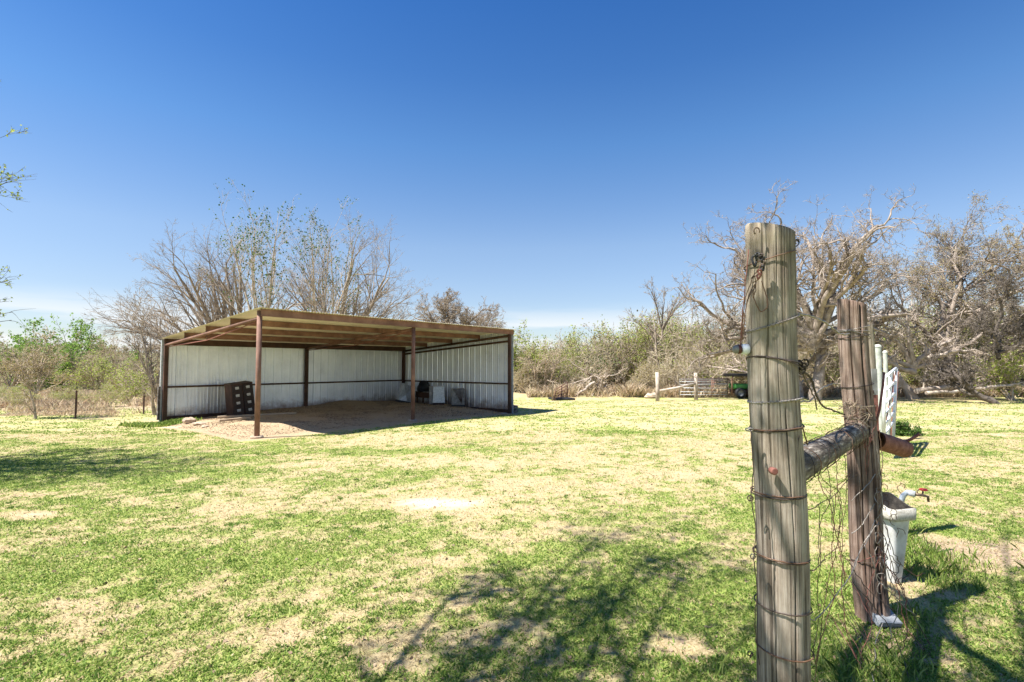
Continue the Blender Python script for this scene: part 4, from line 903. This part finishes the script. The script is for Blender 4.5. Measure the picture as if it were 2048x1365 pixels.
# gnarled post oaks -------------------------------------------------------------------
oak_lv = [dict(K=10,g=.26,up=.02,S=9,n=8,t0=.2,ang=.75,lr=.62,rr=.62,taper=.4), dict(K=8,g=.34,up=.05,S=6,n=7,t0=.15,ang=.8,lr=.55,rr=.6,taper=.35), dict(K=6,g=.34,up=.05,S=5,n=6,t0=.12,ang=.8,lr=.52,rr=.58),
          dict(K=5,g=.38,up=.04,S=4,n=6,t0=.1,ang=.85,lr=.62,rr=.6), dict(K=5,g=.38,up=.02,S=3,n=0,t0=0,ang=0,lr=0)]
MINR[0] = .009
big_lv = [dict(K=10,g=.15,up=.0,S=9,n=6,t0=.3,ang=.7,lr=.55,rr=.6,taper=.4), dict(K=9,g=.34,up=.03,S=6,n=5,t0=.2,ang=.75,lr=.58,rr=.6,taper=.35), dict(K=8,g=.36,up=.04,S=5,n=5,t0=.15,ang=.8,lr=.58,rr=.6),
          dict(K=6,g=.38,up=.03,S=4,n=4,t0=.15,ang=.8,lr=.58,rr=.65), dict(K=4,g=.35,up=.02,S=3,n=0,t0=0,ang=0,lr=0)]
dead_lv = [dict(big_lv[0], n=6), dict(big_lv[1], n=5), dict(big_lv[2], n=5), dict(big_lv[4], K=5)]
def oak(seed, u, d, tips, r, stump, label, bark='bark_tan', leaf=None, lsize=.1, lv=oak_lv, nleaf=1, name='oak_tree'):
    global Kp
    Kp = d/1024; loc = tall(u, d); tp = [(tip(a, b+60, u)+(.95,) if lv is big_lv else tip(a, b, u)+(.78,)) for a, b in tips]
    data = treedata(seed, aimed(loc, tp, r, seed, stump), lv, leaf=nleaf if leaf else 0, lsize=lsize, lspread=.1)
    return plant(name, label, 'tree', loc, data, M[bark], M[leaf] if leaf else None)
oak(51, 1628, 24.5, [(1405,560),(1440,500),(1500,470),(1560,440),(1640,390),(1680,375),(1740,400),(1770,500),(1800,560),(1420,620),(1600,420),(1760,590),(1480,420),(1540,400),(1720,440),(1700,420),(1450,460),(1650,450),(1400,520),(1420,580),(1560,400),(1700,390),(1770,440),(1520,430),(1660,420),(1440,540)], .34, 3.0, 'large gnarled bare oak towering behind and between the two foreground fence posts', 'bark_oak', lv=big_lv)
oak(52, 1900, 27, [(1790,470),(1840,430),(1900,395),(1960,395),(2030,400),(2060,470),(1990,450),(1800,520)], .28, 2.6, 'tall oak with fine yellowish new leaves at the right edge of the picture', 'bark_oak', 'leaf_budding', .06)
oak(53, 905, 33, [(830,590),(860,575),(890,565),(920,560),(950,575),(980,610),(1020,635),(1050,655),(860,630),(1000,660)], .24, 3.2, 'small bare oak showing over the right part of the shed roof', 'bark_grey')
oak(54, 1325, 31, [(1265,600),(1300,570),(1335,570),(1380,590),(1360,600),(1280,620)], .15, 3.5, 'thin bare tree rising above the thicket left of the large oak', 'bark_grey', lv=elm_lv[:1]+cw_lv[1:], name='bare_tree')
oak(55, 1998, 22, [(1960,620),(2000,540),(2060,560),(2090,640),(1980,680)], .16, 2.2, 'dark twisted trunk leaning at the far right edge', 'bark_dark')
# dead gnarled oak with pale bark and its fallen limbs
oak(56, 1828, 25.0, [(1740,650),(1770,640),(1830,620),(1890,640),(1950,670),(1990,700),(1730,700),(1850,600)], .26, 1.6, 'dead tree with pale bark and a thick tilted trunk at the wood edge', 'bark_pale', lv=dead_lv)
oak(57, 1600, 25.5, [(1500,640),(1540,660),(1490,700),(1620,640),(1660,670),(1700,690),(1560,620)], .16, 1.2, 'low pale tangled dead tree between the two foreground posts', 'bark_pale', lv=dead_lv)
oak(58, 1530, 27, [(1400,680),(1420,640),(1470,640),(1560,620),(1500,700),(1440,700)], .15, 1.0, 'low pale tangled dead tree left of the tall corner post', 'bark_pale', lv=dead_lv)
oak(59, 1735, 24, [(1680,640),(1720,620),(1770,640),(1790,690),(1700,700)], .13, 1.3, 'small pale dead tree just right of the split post', 'bark_pale', lv=dead_lv)
# fallen limbs
def limb(name, label, pts, r0, r1, d, m='bark_pale', sub=5, seed=0):
    rs = random.Random(seed); P3 = [P(u, v, d+rs.uniform(-.2,.2)) for u, v in pts]; K = len(P3)
    t = thing(name, label, 'fallen branch' , (0,0,0)); MB().tube(jit3(P3, .03, rs), [r0+(r1-r0)*i/(4*(K-1)) for i in range(4*(K-1)+1)], 9).build('stem', M[m], t)
    lm = []
    for k in range(sub):
        i = rs.randrange(1, K); p = P3[i].lerp(P3[i-1], rs.random()); lm.append((tuple(p), (rs.uniform(-1,1), rs.uniform(-.5,.5), rs.uniform(.1,.8)), rs.uniform(.8,1.8), r1*.8))
    if lm:
        [link('branch', bigmesh('branch', *treedata(seed+5+k_, [l_], oak_lv[2:], twig_level=5)[0], M[m]), t) for k_, l_ in enumerate(lm)]
def jit3(pts, s, rs):
    out = []
    for i in range(len(pts)-1):
        for k in range(4): out.append(pts[i].lerp(pts[i+1], k/4)+Vector((rs.gauss(0,s), rs.gauss(0,s), rs.gauss(0,s))))
    return out+[pts[-1]]
limb('fallen_branch', 'longest pale fallen trunk sloping up to the right from the dead tree', [(1835,783),(1890,775),(1950,765),(2010,745),(2060,725)], .13, .06, 24.5, seed=1)
limb('fallen_branch', 'pale fallen limb lying under the longest one at the right', [(1850,786),(1920,780),(2000,772),(2060,768)], .09, .05, 24, seed=2)
limb('fallen_branch', 'pale broken limb reaching right above the fallen trunks from the dead tree', [(1855,718),(1890,710),(1915,702),(1960,704),(1995,725)], .10, .04, 24.3, seed=3)
limb('fallen_branch', 'pale fallen pole leaning against the dead stump beside the rusty gate', [(1145,793),(1170,780),(1190,765)], .07, .07, 27, sub=0, seed=4)
# dead stump with drooping branches
Kp = 27.5/1024; loc = tall(1200, 27.5)
wd, tw, lf_ = treedata(61, [((0,0,-.2), (.05,0,1), 1.15, .17), ((-.42,0,-.2), (.0,0,1), 1.2, .08), ((0,0,.9), (-1,.1,.5), 1.6, .08), ((0,0,1.0), (1,.1,-.05), 1.1, .06), ((-.3,0,1.0), (-1,0,-.1), 1.5, .05)], [dict(oak_lv[1], g=.12, n=6)]+oak_lv[2:])
plant('dead_stump', 'broken dead stump with a mat of drooping grey branches at the wood edge', 'stump', loc, (wd, tw, None), M['bark_pale'], twigmat=M['bark_tan'])
# small trees at the left fence
sm_lv = [dict(K=7,g=.10,up=.05,S=6,n=7,t0=.25,ang=.6,lr=.5,rr=.5), dict(K=6,g=.15,up=.03,S=4,n=6,t0=.2,ang=.6,lr=.5,rr=.6), dict(K=5,g=.2,up=.02,S=3,n=5,t0=.2,ang=.6,lr=.5,rr=.6), dict(K=4,g=.2,up=0,S=3,n=0,t0=0,ang=0,lr=0)]
def small(seed, u, v, tips, r, label, bark, leaf=None, lsize=.05, stump=.8, nl=1):
    g = G(u, v); global Kp
    Kp = g.y/1024; lm = aimed(None, [tip(a, b, u)+(.9,) for a, b in tips], r, seed, stump)
    d_ = treedata(seed, lm, sm_lv, leaf=nl if leaf else 0, lsize=lsize, lspread=.05)
    return plant('small_tree', label, 'tree', (g.x, g.y, hz(g.x,g.y)), d_, M[bark], M[leaf] if leaf else None)
small(71, 312, 827, [(230,640),(250,680),(270,600),(300,620),(325,640),(335,700),(285,680)], .075, 'small bare tree with a dark forked trunk right beside the shed', 'bark_grey')
small(72, 72, 838, [(15,740),(35,700),(60,690),(85,680),(110,720),(130,760)], .05, 'thin many stemmed bare sapling at the left end of the fence', 'bark_tan', 'leaf_budding', .04)
# background woods: individual bushes --------------------------------------------------
bush_lv = [dict(K=6,g=.16,up=.02,S=5,n=7,t0=.15,ang=.65,lr=.6,rr=.6), dict(K=5,g=.2,up=.02,S=4,n=6,t0=.1,ang=.7,lr=.55,rr=.6), dict(K=4,g=.25,up=0,S=3,n=5,t0=.1,ang=.7,lr=.55,rr=.6), dict(K=3,g=.2,up=0,S=3,n=0,t0=0,ang=0,lr=0)]
def bushlimbs(seed, n, h, spread, r):
    rs = random.Random(seed); return [((rs.uniform(-.2,.2)*h*.3, rs.uniform(-.2,.2)*h*.3, -.1), (rs.uniform(-spread,spread), rs.uniform(-spread,spread), 1), h*rs.uniform(.4,.62), r) for _ in range(n)]
def bush(seed, name, label, u, d, h, bark, leaf, nl, ls, n=8, spread=.7, twig='bark_tan', group=None, lspread=.12, lv=bush_lv):
    h *= 1.22; loc = tall(u, d); dt = treedata(seed, bushlimbs(seed, n, h, spread, .012*h), lv, leaf=nl if leaf else 0, lsize=ls, lspread=lspread, twig_level=1, leaf_from=-2)
    return plant(name, label, 'tree' if 'tree' in name else 'bush', loc, dt, M[bark], M[leaf] if leaf else None, twigmat=M[twig], group=group)
bush(81, 'willow_tree', 'full bright green tree in the middle of the left background, beyond the fence', 143, 44, 7.0, 'bark_dark', 'leaf_fresh', 3, .17, n=16, spread=.85)
bush(82, 'willow_tree', 'lower fresh green tree in front of the full bright green one', 112, 38, 4.6, 'bark_dark', 'leaf_fresh', 3, .13, n=11, spread=.8)
bush(83, 'bush', 'lime green bush right of the bright green tree, near the steel stake', 205, 34, 3.4, 'bark_grey', 'leaf_spring', 1, .10, n=9, spread=1.0)
bush(84, 'bush', 'grey brown leafless bush behind the small bare tree', 250, 40, 5.4, 'bark_grey', 'leaf_budding', 1, .08, n=10, spread=.9)
bush(85, 'bush', 'tangled bare tan bush at the left edge behind the sapling', 25, 30, 3.9, 'bark_tan', 'leaf_olive', 1, .08, n=10, spread=.8)
bush(86, 'bush', 'lime green low bush between the steel stake and the small bare tree', 262, 24, 1.9, 'bark_tan', 'leaf_spring', 1, .07, n=8, spread=1.0)
bush(87, 'bush', 'bright lime green bush just right of the shed corner', 1043, 33, 4.2, 'bark_tan', 'leaf_spring', 2, .11, n=11, spread=.5)
bush(88, 'bush', 'bare tan tree-like bush right of the lime green bush by the shed', 1085, 31, 3.6, 'bark_tan', 'leaf_budding', 1, .05, n=7, spread=.55)
bush(89, 'green_tree', 'fresh lime green tree in the thicket left of the thin bare tree', 1285, 34, 5.6, 'bark_tan', 'leaf_spring', 2, .11, n=10, spread=.6)
bush(90, 'cedar_tree', 'olive green cedar behind the tangle left of the corner post', 1425, 33, 6.4, 'bark_dark', 'leaf_olive', 2, .085, n=10, spread=.5)
bush(91, 'cedar_tree', 'olive green cedar seen between the two foreground posts', 1660, 32, 6.6, 'bark_dark', 'leaf_olive', 2, .085, n=10, spread=.6)
bush(92, 'cedar_tree', 'dark green cedar right of the split post behind dead branches', 1800, 31, 6.6, 'bark_dark', 'leaf_olive', 2, .09, n=10, spread=.65)
bush(93, 'cedar_tree', 'dark green cedar at the right edge behind the leaning trunk', 2020, 29, 6.6, 'bark_dark', 'leaf_olive', 2, .09, n=10, spread=.7)
bush(94, 'bush', 'yellow green low bush at the right edge in front of the dark cedar', 2020, 24, 2.9, 'bark_tan', 'leaf_spring', 1, .10, n=7, spread=.6)
bush(95, 'bush', 'small green bush just above the dead stump', 1205, 32, 2.6, 'bark_tan', 'leaf_green', 1, .08, n=8, spread=.5)
bush(96, 'weed_clump', 'small dark green leafy clump on the grass at the foot of the white gate', 1798, 12.2, .42, 'bark_tan', 'leaf_elm', 3, .045, n=9, spread=1.1, lspread=.03)
# background woods: mass -----------------------------------------------------------------
def mass(name, seed, spots, protos, mats):
    """spots: (x, y, z, rz, scale, proto). One mesh of many shrubs."""
    vs, fs, ms, n = [], [], [], 0
    for (x, y, z, rz, sc, k) in spots:
        ca, sa = math.cos(rz), math.sin(rz)
        for (v, f, mi) in protos[k]:
            q = v*sc; q = np.stack([q[:,0]*ca-q[:,1]*sa+x, q[:,0]*sa+q[:,1]*ca+y, q[:,2]+z], 1)
            vs.append(q.astype(np.float32)); fs.append(f+n); ms.append(np.full(len(f), mi)); n += len(v)
    o = link(name, bigmesh(name, np.concatenate(vs), np.concatenate(fs), mats, np.concatenate(ms))); o['kind'] = 'stuff'; return o
def proto(seed, n, h, spread, leafi, nl, ls, barki, lv, twi=None):
    wd, tw, lf_ = treedata(seed, bushlimbs(seed, n, h, spread, .010*h), lv, leaf=nl, lsize=ls, lspread=.12, twig_level=1, leaf_from=-2)
    out = [(wd[0], wd[1], barki), (tw[0], tw[1], twi if twi is not None else barki)]
    if lf_ is not None: out.append((lf_[0], lf_[1], leafi))
    return out
mlv = [dict(K=5,g=.16,up=.02,S=4,n=6,t0=.12,ang=.65,lr=.62,rr=.6), dict(K=4,g=.22,up=.02,S=3,n=5,t0=.1,ang=.75,lr=.6,rr=.65), dict(K=4,g=.28,up=0,S=3,n=4,t0=.1,ang=.75,lr=.6,rr=.7), dict(K=3,g=.25,up=0,S=3,n=0,t0=0,ang=0,lr=0)]
MM = [M['bark_tan'], M['bark_grey'], M['twig_dry'], M['leaf_olive'], M['leaf_spring'], M['leaf_budding'], M['leaf_green'], M['bark_dark']]
PR = [proto(101, 7, 3.2, .8, 3, 0, .1, 0, mlv, 2), proto(102, 7, 3.2, .7, 5, 1, .07, 0, mlv, 2), proto(103, 6, 3.2, .7, 3, 1, .065, 1, mlv, 1),
      proto(104, 6, 3.2, .8, 4, 2, .07, 0, mlv, 2), proto(105, 6, 3.2, .6, 3, 2, .07, 7, mlv, 2), proto(106, 7, 3.2, .7, 6, 1, .06, 7, mlv, 2)]
rs = random.Random(77); sp = []
def topv(u):                            # top of the wood in the photograph, by column
    xs = [1000,1060,1130,1200,1260,1320,1400,1480,1560,1640,1720,1800,1900,2000,2150,2600]; ys = [715,700,682,668,655,645,640,640,640,650,640,620,590,590,580,560]
    return np.interp(u, xs, ys)
for i in range(185):
    u = rs.uniform(990, 2350) if i < 150 else rs.uniform(1030, 1500); d = rs.choice((28.5, 30, 32, 35, 39, 44))+rs.uniform(-1,1.5)
    if u < 1260: d += 3
    q = P(u, 731, d); top = topv(u)+rs.uniform(-5,40); z = hz(q.x, q.y); h = CH+(731-top)*d/1024-z
    h = max(1.2, h*(.45+.55*rs.random() if d < 33 else 1))
    k = rs.choices((0,1,2,3,4,5), (4,5,4,7,1.2 if u > 1350 else .4,1))[0]
    sp.append((q.x, q.y, z, rs.uniform(0,6.3), h*(1.45 if u < 1400 else 1.25)/3.3, k))
tag(mass('thicket', 1, sp, PR, MM), 'dense tan and olive thicket along the right edge of the field', 'thicket')
sp = []
for i in range(95):
    u = rs.uniform(-420, 350); d = rs.uniform(24, 75); q = P(u, 731, d); z = hz(q.x, q.y)
    if 20 < u < 330 and d < 52: continue
    top = rs.uniform(712, 745) if d > 38 else rs.uniform(745, 775)
    h = max(1.0, CH+(731-top)*d/1024-z); sp.append((q.x, q.y, z, rs.uniform(0,6.3), h/3.3, rs.choice((0,1,1,2,3,3,2))))
for i in range(22):
    u = rs.uniform(-160, 325); q = P(u, 731, rs.uniform(18.5, 27)); z = hz(q.x, q.y); sp.append((q.x, q.y, z, rs.uniform(0,6), rs.uniform(.22,.42), 3))
for i in range(14):
    u = rs.uniform(350, 1000); q = P(u, 731, 42+rs.uniform(-4,8)); z = hz(q.x,q.y); sp.append((q.x, q.y, z, rs.uniform(0,6), 1.0, rs.choice((0,1,2))))
tag(mass('scrub', 2, sp, PR, MM), 'scrubby brush and low trees beyond the left fence', 'scrub')
# far wooded hill
PF = [proto(111, 5, 8, .6, 3, 3, .55, 7, mlv[:3], 7), proto(112, 5, 8, .6, 4, 3, .55, 7, mlv[:3], 7), proto(113, 5, 8, .6, 5, 3, .5, 1, mlv[:3], 1)]
sp = []
for i in range(420):
    u = rs.uniform(-700, 2400) if i%2 else rs.uniform(-500, 700); d = rs.choice((95, 120, 150, 190, 240, 300))+rs.uniform(-12,12); q = P(u, 731, d)
    sp.append((q.x, q.y, hz(q.x,q.y)-.5, rs.uniform(0,6), rs.uniform(.8,1.15), rs.choice((0,0,1,2,2))))
tag(mass('far_woods', 3, sp, PF, MM), 'far woods along the horizon', 'woods')
# ---------------------------------------------------------------- trees outside the frame whose branches or shade come into it
MINR[0] = .0035
# left tree: limbs reach into the left edge
Kp = 8.0/1024
lt = (-12.6, 7.6, 0)
def to(u, v, d): p_ = P(u, v, d); return (p_.x-lt[0], p_.y-lt[1], p_.z)
lims = [((0,0,-.3), (0,0,1), 3.4, .22)]
rs_ = random.Random(8)
for (u, v, d) in ((45,205,7.9),(30,245,8.3),(60,345,7.8),(70,395,8.1),(45,575,7.9),(60,625,8.2),(66,668,7.8),(10,180,8.0),(20,360,7.6),(25,640,7.7),(15,600,8.0),(-60,120,8.2),(-80,450,8.6),(-30,520,7.4),(-100,260,7.2),(-60,330,9.2),(-40,420,9.0)):
    tx, ty, tz = to(u, v, d); s0 = (0, 0, min(3.0, max(1.6, tz*.55))); dv = Vector((tx-s0[0], ty-s0[1], tz-s0[2])); lims.append((s0, tuple(dv), dv.length*.93, .03))
llv = [dict(K=12,g=.035,up=.0,S=7,n=18,t0=.3,ang=.7,lr=.26,rr=.4,taper=.12), dict(K=6,g=.15,up=.0,S=4,n=6,t0=.15,ang=.7,lr=.5,rr=.6), dict(K=5,g=.2,up=0,S=3,n=4,t0=.15,ang=.7,lr=.5,rr=.7), dict(K=4,g=.2,up=0,S=3,n=0,t0=0,ang=0,lr=0)]
def leftkeep(p):
    q = p+np.array(lt); return (1024+1024*q[:,0]/np.maximum(q[:,1], .5) < 30) & ((q[:,2]-CH)/np.maximum(q[:,1], .5) < .58)
d_ = treedata(201, lims, [dict(llv[0], n=8, lr=.16, t0=.5)]+llv[1:], leaf=1, lsize=.04, lspread=.015, keep=leftkeep)
lefttree = plant('overhanging_tree', 'tree off the left edge whose thin budding twigs reach into the sky', 'tree', lt, d_, M['bark_dark'], M['leaf_spring'])
lims = []
for (gx_, gy_, h_) in ((-7.5,7.9,5.4),(-6.2,8.4,5.8),(-5.6,8.9,6.4),(-7.0,9.4,5.8),(-8.2,8.8,5.0),(-6.9,7.2,6.2),(-8.4,7.4,4.8),(-5.4,8.0,7.0),(-7.6,10.2,5.6),(-8.0,8.2,6.8)):
    tp = Vector((gx_-SH.x*SK*h_-lt[0], gy_-SH.y*SK*h_-lt[1], h_)); s0 = (0,0,2.8); dv = tp-Vector(s0); lims.append((s0, tuple(dv), dv.length*1.0, .06))
def lefthid(p):
    q = p+np.array(lt); return (1024+1024*q[:,0]/np.maximum(q[:,1], .5) < -90)
wd, tw, lf_ = treedata(202, lims, llv, leaf=2, lsize=.05, lspread=.02, keep=lefthid)
link('branches', bigmesh('branches', *merge([wd, tw]), M['bark_dark']), lefttree); link('leaves', bigmesh('leaves', lf_[0], lf_[1], M['leaf_spring']), lefttree)
# tree behind and left of the camera: throws the branch shadows on the near grass and the posts
bt = (-3.6, -2.2, 0)
def above(u, v, h, z=0):                # the point at height h whose shadow falls on the ground seen at (u, v)
    g_ = G(u, v, z); return Vector((g_.x-SH.x*SK*(h-z), g_.y-SH.y*SK*(h-z), h))
lims = [((0,0,-.3), (.05,.05,1), 3.2, .24)]
for (u, v, h) in ((1180,1130,6.2),(1000,1150,6.5),(1250,1100,5.6),(1380,1090,6.0),(900,1300,7.0),(1100,1250,6.4),(1500,1060,6.6),(1300,1240,5.4),(1450,1250,5.2),(2000,1180,6.4),(1900,1050,6.9),(1750,1300,5.6),(2040,1060,7.0),(1440,1110,6.2),(1100,1120,6.6)):
    tp = above(u, v, h*.85)-Vector(bt); s0 = Vector((0,0,2.6)); dv = tp-s0; lims.append((tuple(s0), tuple(dv), dv.length, .032))
for (px_, py_, pz_, h) in ((.98,1.9,1.75,5.6),(1.0,1.9,1.0,5.4),(2.3,3.3,1.2,5.7)):
    tp = Vector((px_-SH.x*SK*(h-pz_)+.25, py_-SH.y*SK*(h-pz_)+.1, h))-Vector(bt); s0 = Vector((0,0,2.7)); dv = tp-s0; lims.append((tuple(s0), tuple(dv), dv.length*1.05, .04))
slv = [dict(K=12,g=.07,up=.02,S=7,n=10,t0=.62,ang=.7,lr=.20,rr=.5,taper=.3), dict(K=6,g=.16,up=.02,S=4,n=6,t0=.2,ang=.7,lr=.5,rr=.6), dict(K=5,g=.2,up=0,S=3,n=4,t0=.2,ang=.7,lr=.5,rr=.7), dict(K=4,g=.2,up=0,S=3,n=0,t0=0,ang=0,lr=0)]
def unseen(p):
    q = p+np.array(bt); dpt = np.maximum(q[:,1], .05); return ~((q[:,1] > .1) & (np.abs(q[:,0]/dpt) < 1.5) & ((q[:,2]-CH)/dpt < .95))
d_ = treedata(205, lims, slv, leaf=1, lsize=.055, lspread=.08, keep=unseen, cull=True)
plant('shade_tree', 'spreading tree behind the photographer that shades the near grass', 'tree', bt, d_, M['bark_dark'], M['leaf_spring'])
shade = bpy.data.objects['shade_tree']
for ends, h0, r_ in ((((2060,1410),(2007,1356),(1880,1255),(1757,1162)), 5.3, .075), (((1690,1440),(1702,1364),(1718,1290),(1738,1225)), 5.2, .07), (((1330,1440),(1262,1365),(1215,1240),(1188,1120)), 6.6, .03)):  # unseen boughs added and aimed so their shadows fall as these streaks
    pp = [Vector((.1,.1,3.2))]+[above(u, v, h0+.12*i)-Vector(bt) for i, (u, v) in enumerate(ends)]
    pp = jit3(pp, .02, rs_); MB().tube(pp, [r_*1.3-(r_*.9)*i/(len(pp)-1) for i in range(len(pp))], 8).build('shadow_bough', M['bark_dark'], shade)
# ---------------------------------------------------------------- grass
def blades(seed, n, dist, hgt, wid, mat_, name, accept, lean=.6, region=None):
    rs = np.random.RandomState(seed)
    x, y = region(rs, n) if region else dist(rs, n)
    ok = accept(rs, x, y); x, y = x[ok], y[ok]; m = len(x); z = height(x, y)
    h = hgt(rs, x, y); w_ = wid*rs.uniform(.6,1.4,m)*(1+np.clip(y-4,0,12)*.09); a = rs.uniform(0,2*PI,m); b = rs.uniform(0,2*PI,m); ln_ = h*rs.uniform(.1,lean,m)*1.2
    p = np.stack([x,y,z],1); s = np.stack([np.cos(a),np.sin(a),0*a],1)*w_[:,None]*.5; l_ = np.stack([np.cos(b)*ln_,np.sin(b)*ln_,h],1)
    mid = p+l_*np.array([.4,.4,.62]); tp = p+l_
    Vv = np.stack([p-s, p+s, mid+s*.9, tp, mid-s*.9], 1).reshape(-1,3); i = (np.arange(m)*5)[:,None]
    q1 = i+np.array([0,1,2,4]); 
    tri = i+np.array([4,2,3,3])
    # pentagon blade as one n-gon face keeps it cheap
    f5 = i+np.arange(5)
    o = link(name, bigmesh(name, Vv, f5, M[mat_], smooth=False)); o['kind'] = 'stuff'; return o
def wedge(y0, y1, pw, marg=1.08):
    def f(rs, n):
        u = rs.rand(n); y = (y0**pw+u*(y1**pw-y0**pw))**(1/pw); x = rs.uniform(-1,1,n)*y*marg; return x, y
    return f
def shedout(x, y):
    l, n = local(x, y); return ~((l > -.5) & (l < 9.3) & (n > -.5) & (n < 6.3))
def acc_green(rs, x, y):
    g = greenmask(x, y)+.10*(fbm(x, y, .09, 2, 31)-.5); return (rs.rand(len(x)) < sstep(.44,.56,g)*.97+.05) & shedout(x, y)
def acc_dry(rs, x, y):
    g = greenmask(x, y); return (rs.rand(len(x)) < (.25+.75*sstep(.60,.44,g))*sstep(.25,.38,g)) & shedout(x, y)
o = blades(301, 430000, wedge(2.1, 13, .55), lambda rs,x,y: rs.uniform(.005,.018,len(x))*(1+.5*fbm(x,y,.5,2,9)), .0075, 'grass_green', 'green_grass', acc_green, 1.9); tag(o, 'short green clover and grass on the near field', 'grass')
o = blades(302, 200000, wedge(2.1, 13, .62), lambda rs,x,y: rs.uniform(.004,.018,len(x)), .0045, 'grass_dry', 'dry_grass', acc_dry, 3.5); tag(o, 'bleached dry grass bits between the green patches', 'dry grass')
# taller weeds by the fence line and posts
def fence_region(rs, n):
    t_ = rs.rand(n)**.8; x = 1.0+t_*3.2+rs.normal(0,.22,n); y = 1.9+t_*3.2+rs.normal(0,.22,n); return x, y
o = blades(303, 8000, None, lambda rs,x,y: rs.uniform(.02,.10,len(x)), .006, 'grass_green', 'tall_grass', lambda rs,x,y: rs.rand(len(x)) < sstep(.42,.55,fbm(x,y,.35,3,41)), .9, fence_region); tag(o, 'taller tufts of grass along the foot of the wire fence', 'grass')
def mid_region(rs, n): y = rs.uniform(12,24,n); return rs.uniform(-1,1,n)*y, y
o = blades(304, 90000, None, lambda rs,x,y: rs.uniform(.012,.03,len(x)), .014, 'grass_green', 'green_grass', acc_green, 1.3, mid_region); tag(o, 'short green grass on the field around and beyond the shed', 'grass')
# dry weeds beyond the left fence and at the wood edge
def left_region(rs, n):
    y = rs.uniform(16.6, 30, n); x = -y*rs.uniform(.62, 1.25, n); return x, y
def acc_left(rs, x, y): return (y > 16.3+(x+14)*.12+rs.normal(0,.2,len(x))) & (rs.rand(len(x)) < sstep(.42,.6,fbm(x,y,1.5,3,51))) & shedout(x, y)
o = blades(305, 60000, None, lambda rs,x,y: rs.uniform(.06,.42,len(x))*(.4+fbm(x,y,1.1,3,53))*sstep(16,19,y), .015, 'weed_dry', 'dry_weeds', acc_left, .8, left_region); tag(o, 'tall dry tan weeds beyond the left fence', 'weeds')
def right_region(rs, n):
    y = 26.2+rs.exponential(1.6, n); x = y*rs.uniform(.03, 1.1, n); return x, y
o = blades(306, 50000, None, lambda rs,x,y: rs.uniform(.08,.8,len(x))*(.3+fbm(x,y,1.2,3,61)), .02, 'weed_dry', 'dry_weeds', lambda rs,x,y: rs.rand(len(x)) < sstep(.35,.6,fbm(x,y,1.0,3,52)), 1.0, right_region); tag(o, 'dry tan weeds and litter at the foot of the wood', 'weeds')
def foot_region(rs, n):
    t_ = rs.rand(n); q0 = SW(-.4,6.2); q1 = SW(.4,5.4); x = q0.x+(q1.x-q0.x)*t_+rs.normal(0,.25,n)-.1; y = q0.y+(q1.y-q0.y)*t_+rs.normal(0,.2,n)-.2; return x, y
o = blades(307, 3500, None, lambda rs,x,y: rs.uniform(.03,.12,len(x)), .02, 'grass_green', 'green_weeds', lambda rs,x,y: rs.rand(len(x)) < .9, .9, foot_region); tag(o, 'clump of green weeds at the left rear post of the shed', 'weeds')

def floor_region(rs, n):
    l = rs.uniform(-.3,9.0,n); k = rs.uniform(.1,5.9,n); return A0[0]+l*LX-k*LY, A0[1]+l*LY+k*LX
o = blades(308, 30000, None, lambda rs,x,y: rs.uniform(.004,.014,len(x)), .015, 'litter', 'floor_litter', lambda rs,x,y: rs.rand(len(x)) < sstep(.35,.65,fbm(x,y,.8,3,71)), 4.0, floor_region); tag(o, 'dry hay and dung litter scattered over the dirt floor of the shed', 'litter')

rs = np.random.RandomState(401); lx, ly = wedge(2.2, 14, .7)(rs, 2600); ok = shedout(lx, ly); lx, ly = lx[ok], ly[ok]
lv_, lf2 = leafquads(rs, np.stack([lx, ly, height(lx, ly)+.008], 1), .028, .75)
o = link('fallen_leaves', bigmesh('fallen_leaves', lv_, lf2, M['litter'], smooth=False)); tag(o, 'small dry brown leaves scattered over the lawn', 'leaves', kind='stuff')

def tuft_region(rs, n):
    cx, cy = wedge(2.2, 11, .6)(rs, 320); k = rs.randint(0, 320, n); r = (rs.uniform(.06, .34, 320)[k])*rs.rand(n); a = rs.uniform(0, 2*PI, n)
    return cx[k]+r*np.cos(a), cy[k]+r*np.sin(a)
o = blades(310, 30000, None, lambda rs,x,y: rs.uniform(.006,.022,len(x)), .008, 'weed_green', 'clover_clumps', lambda rs,x,y: (greenmask(x,y) > .46) & shedout(x,y), 1.0, tuft_region); tag(o, 'darker raised clumps of clover and weeds dotted over the lawn', 'weeds')
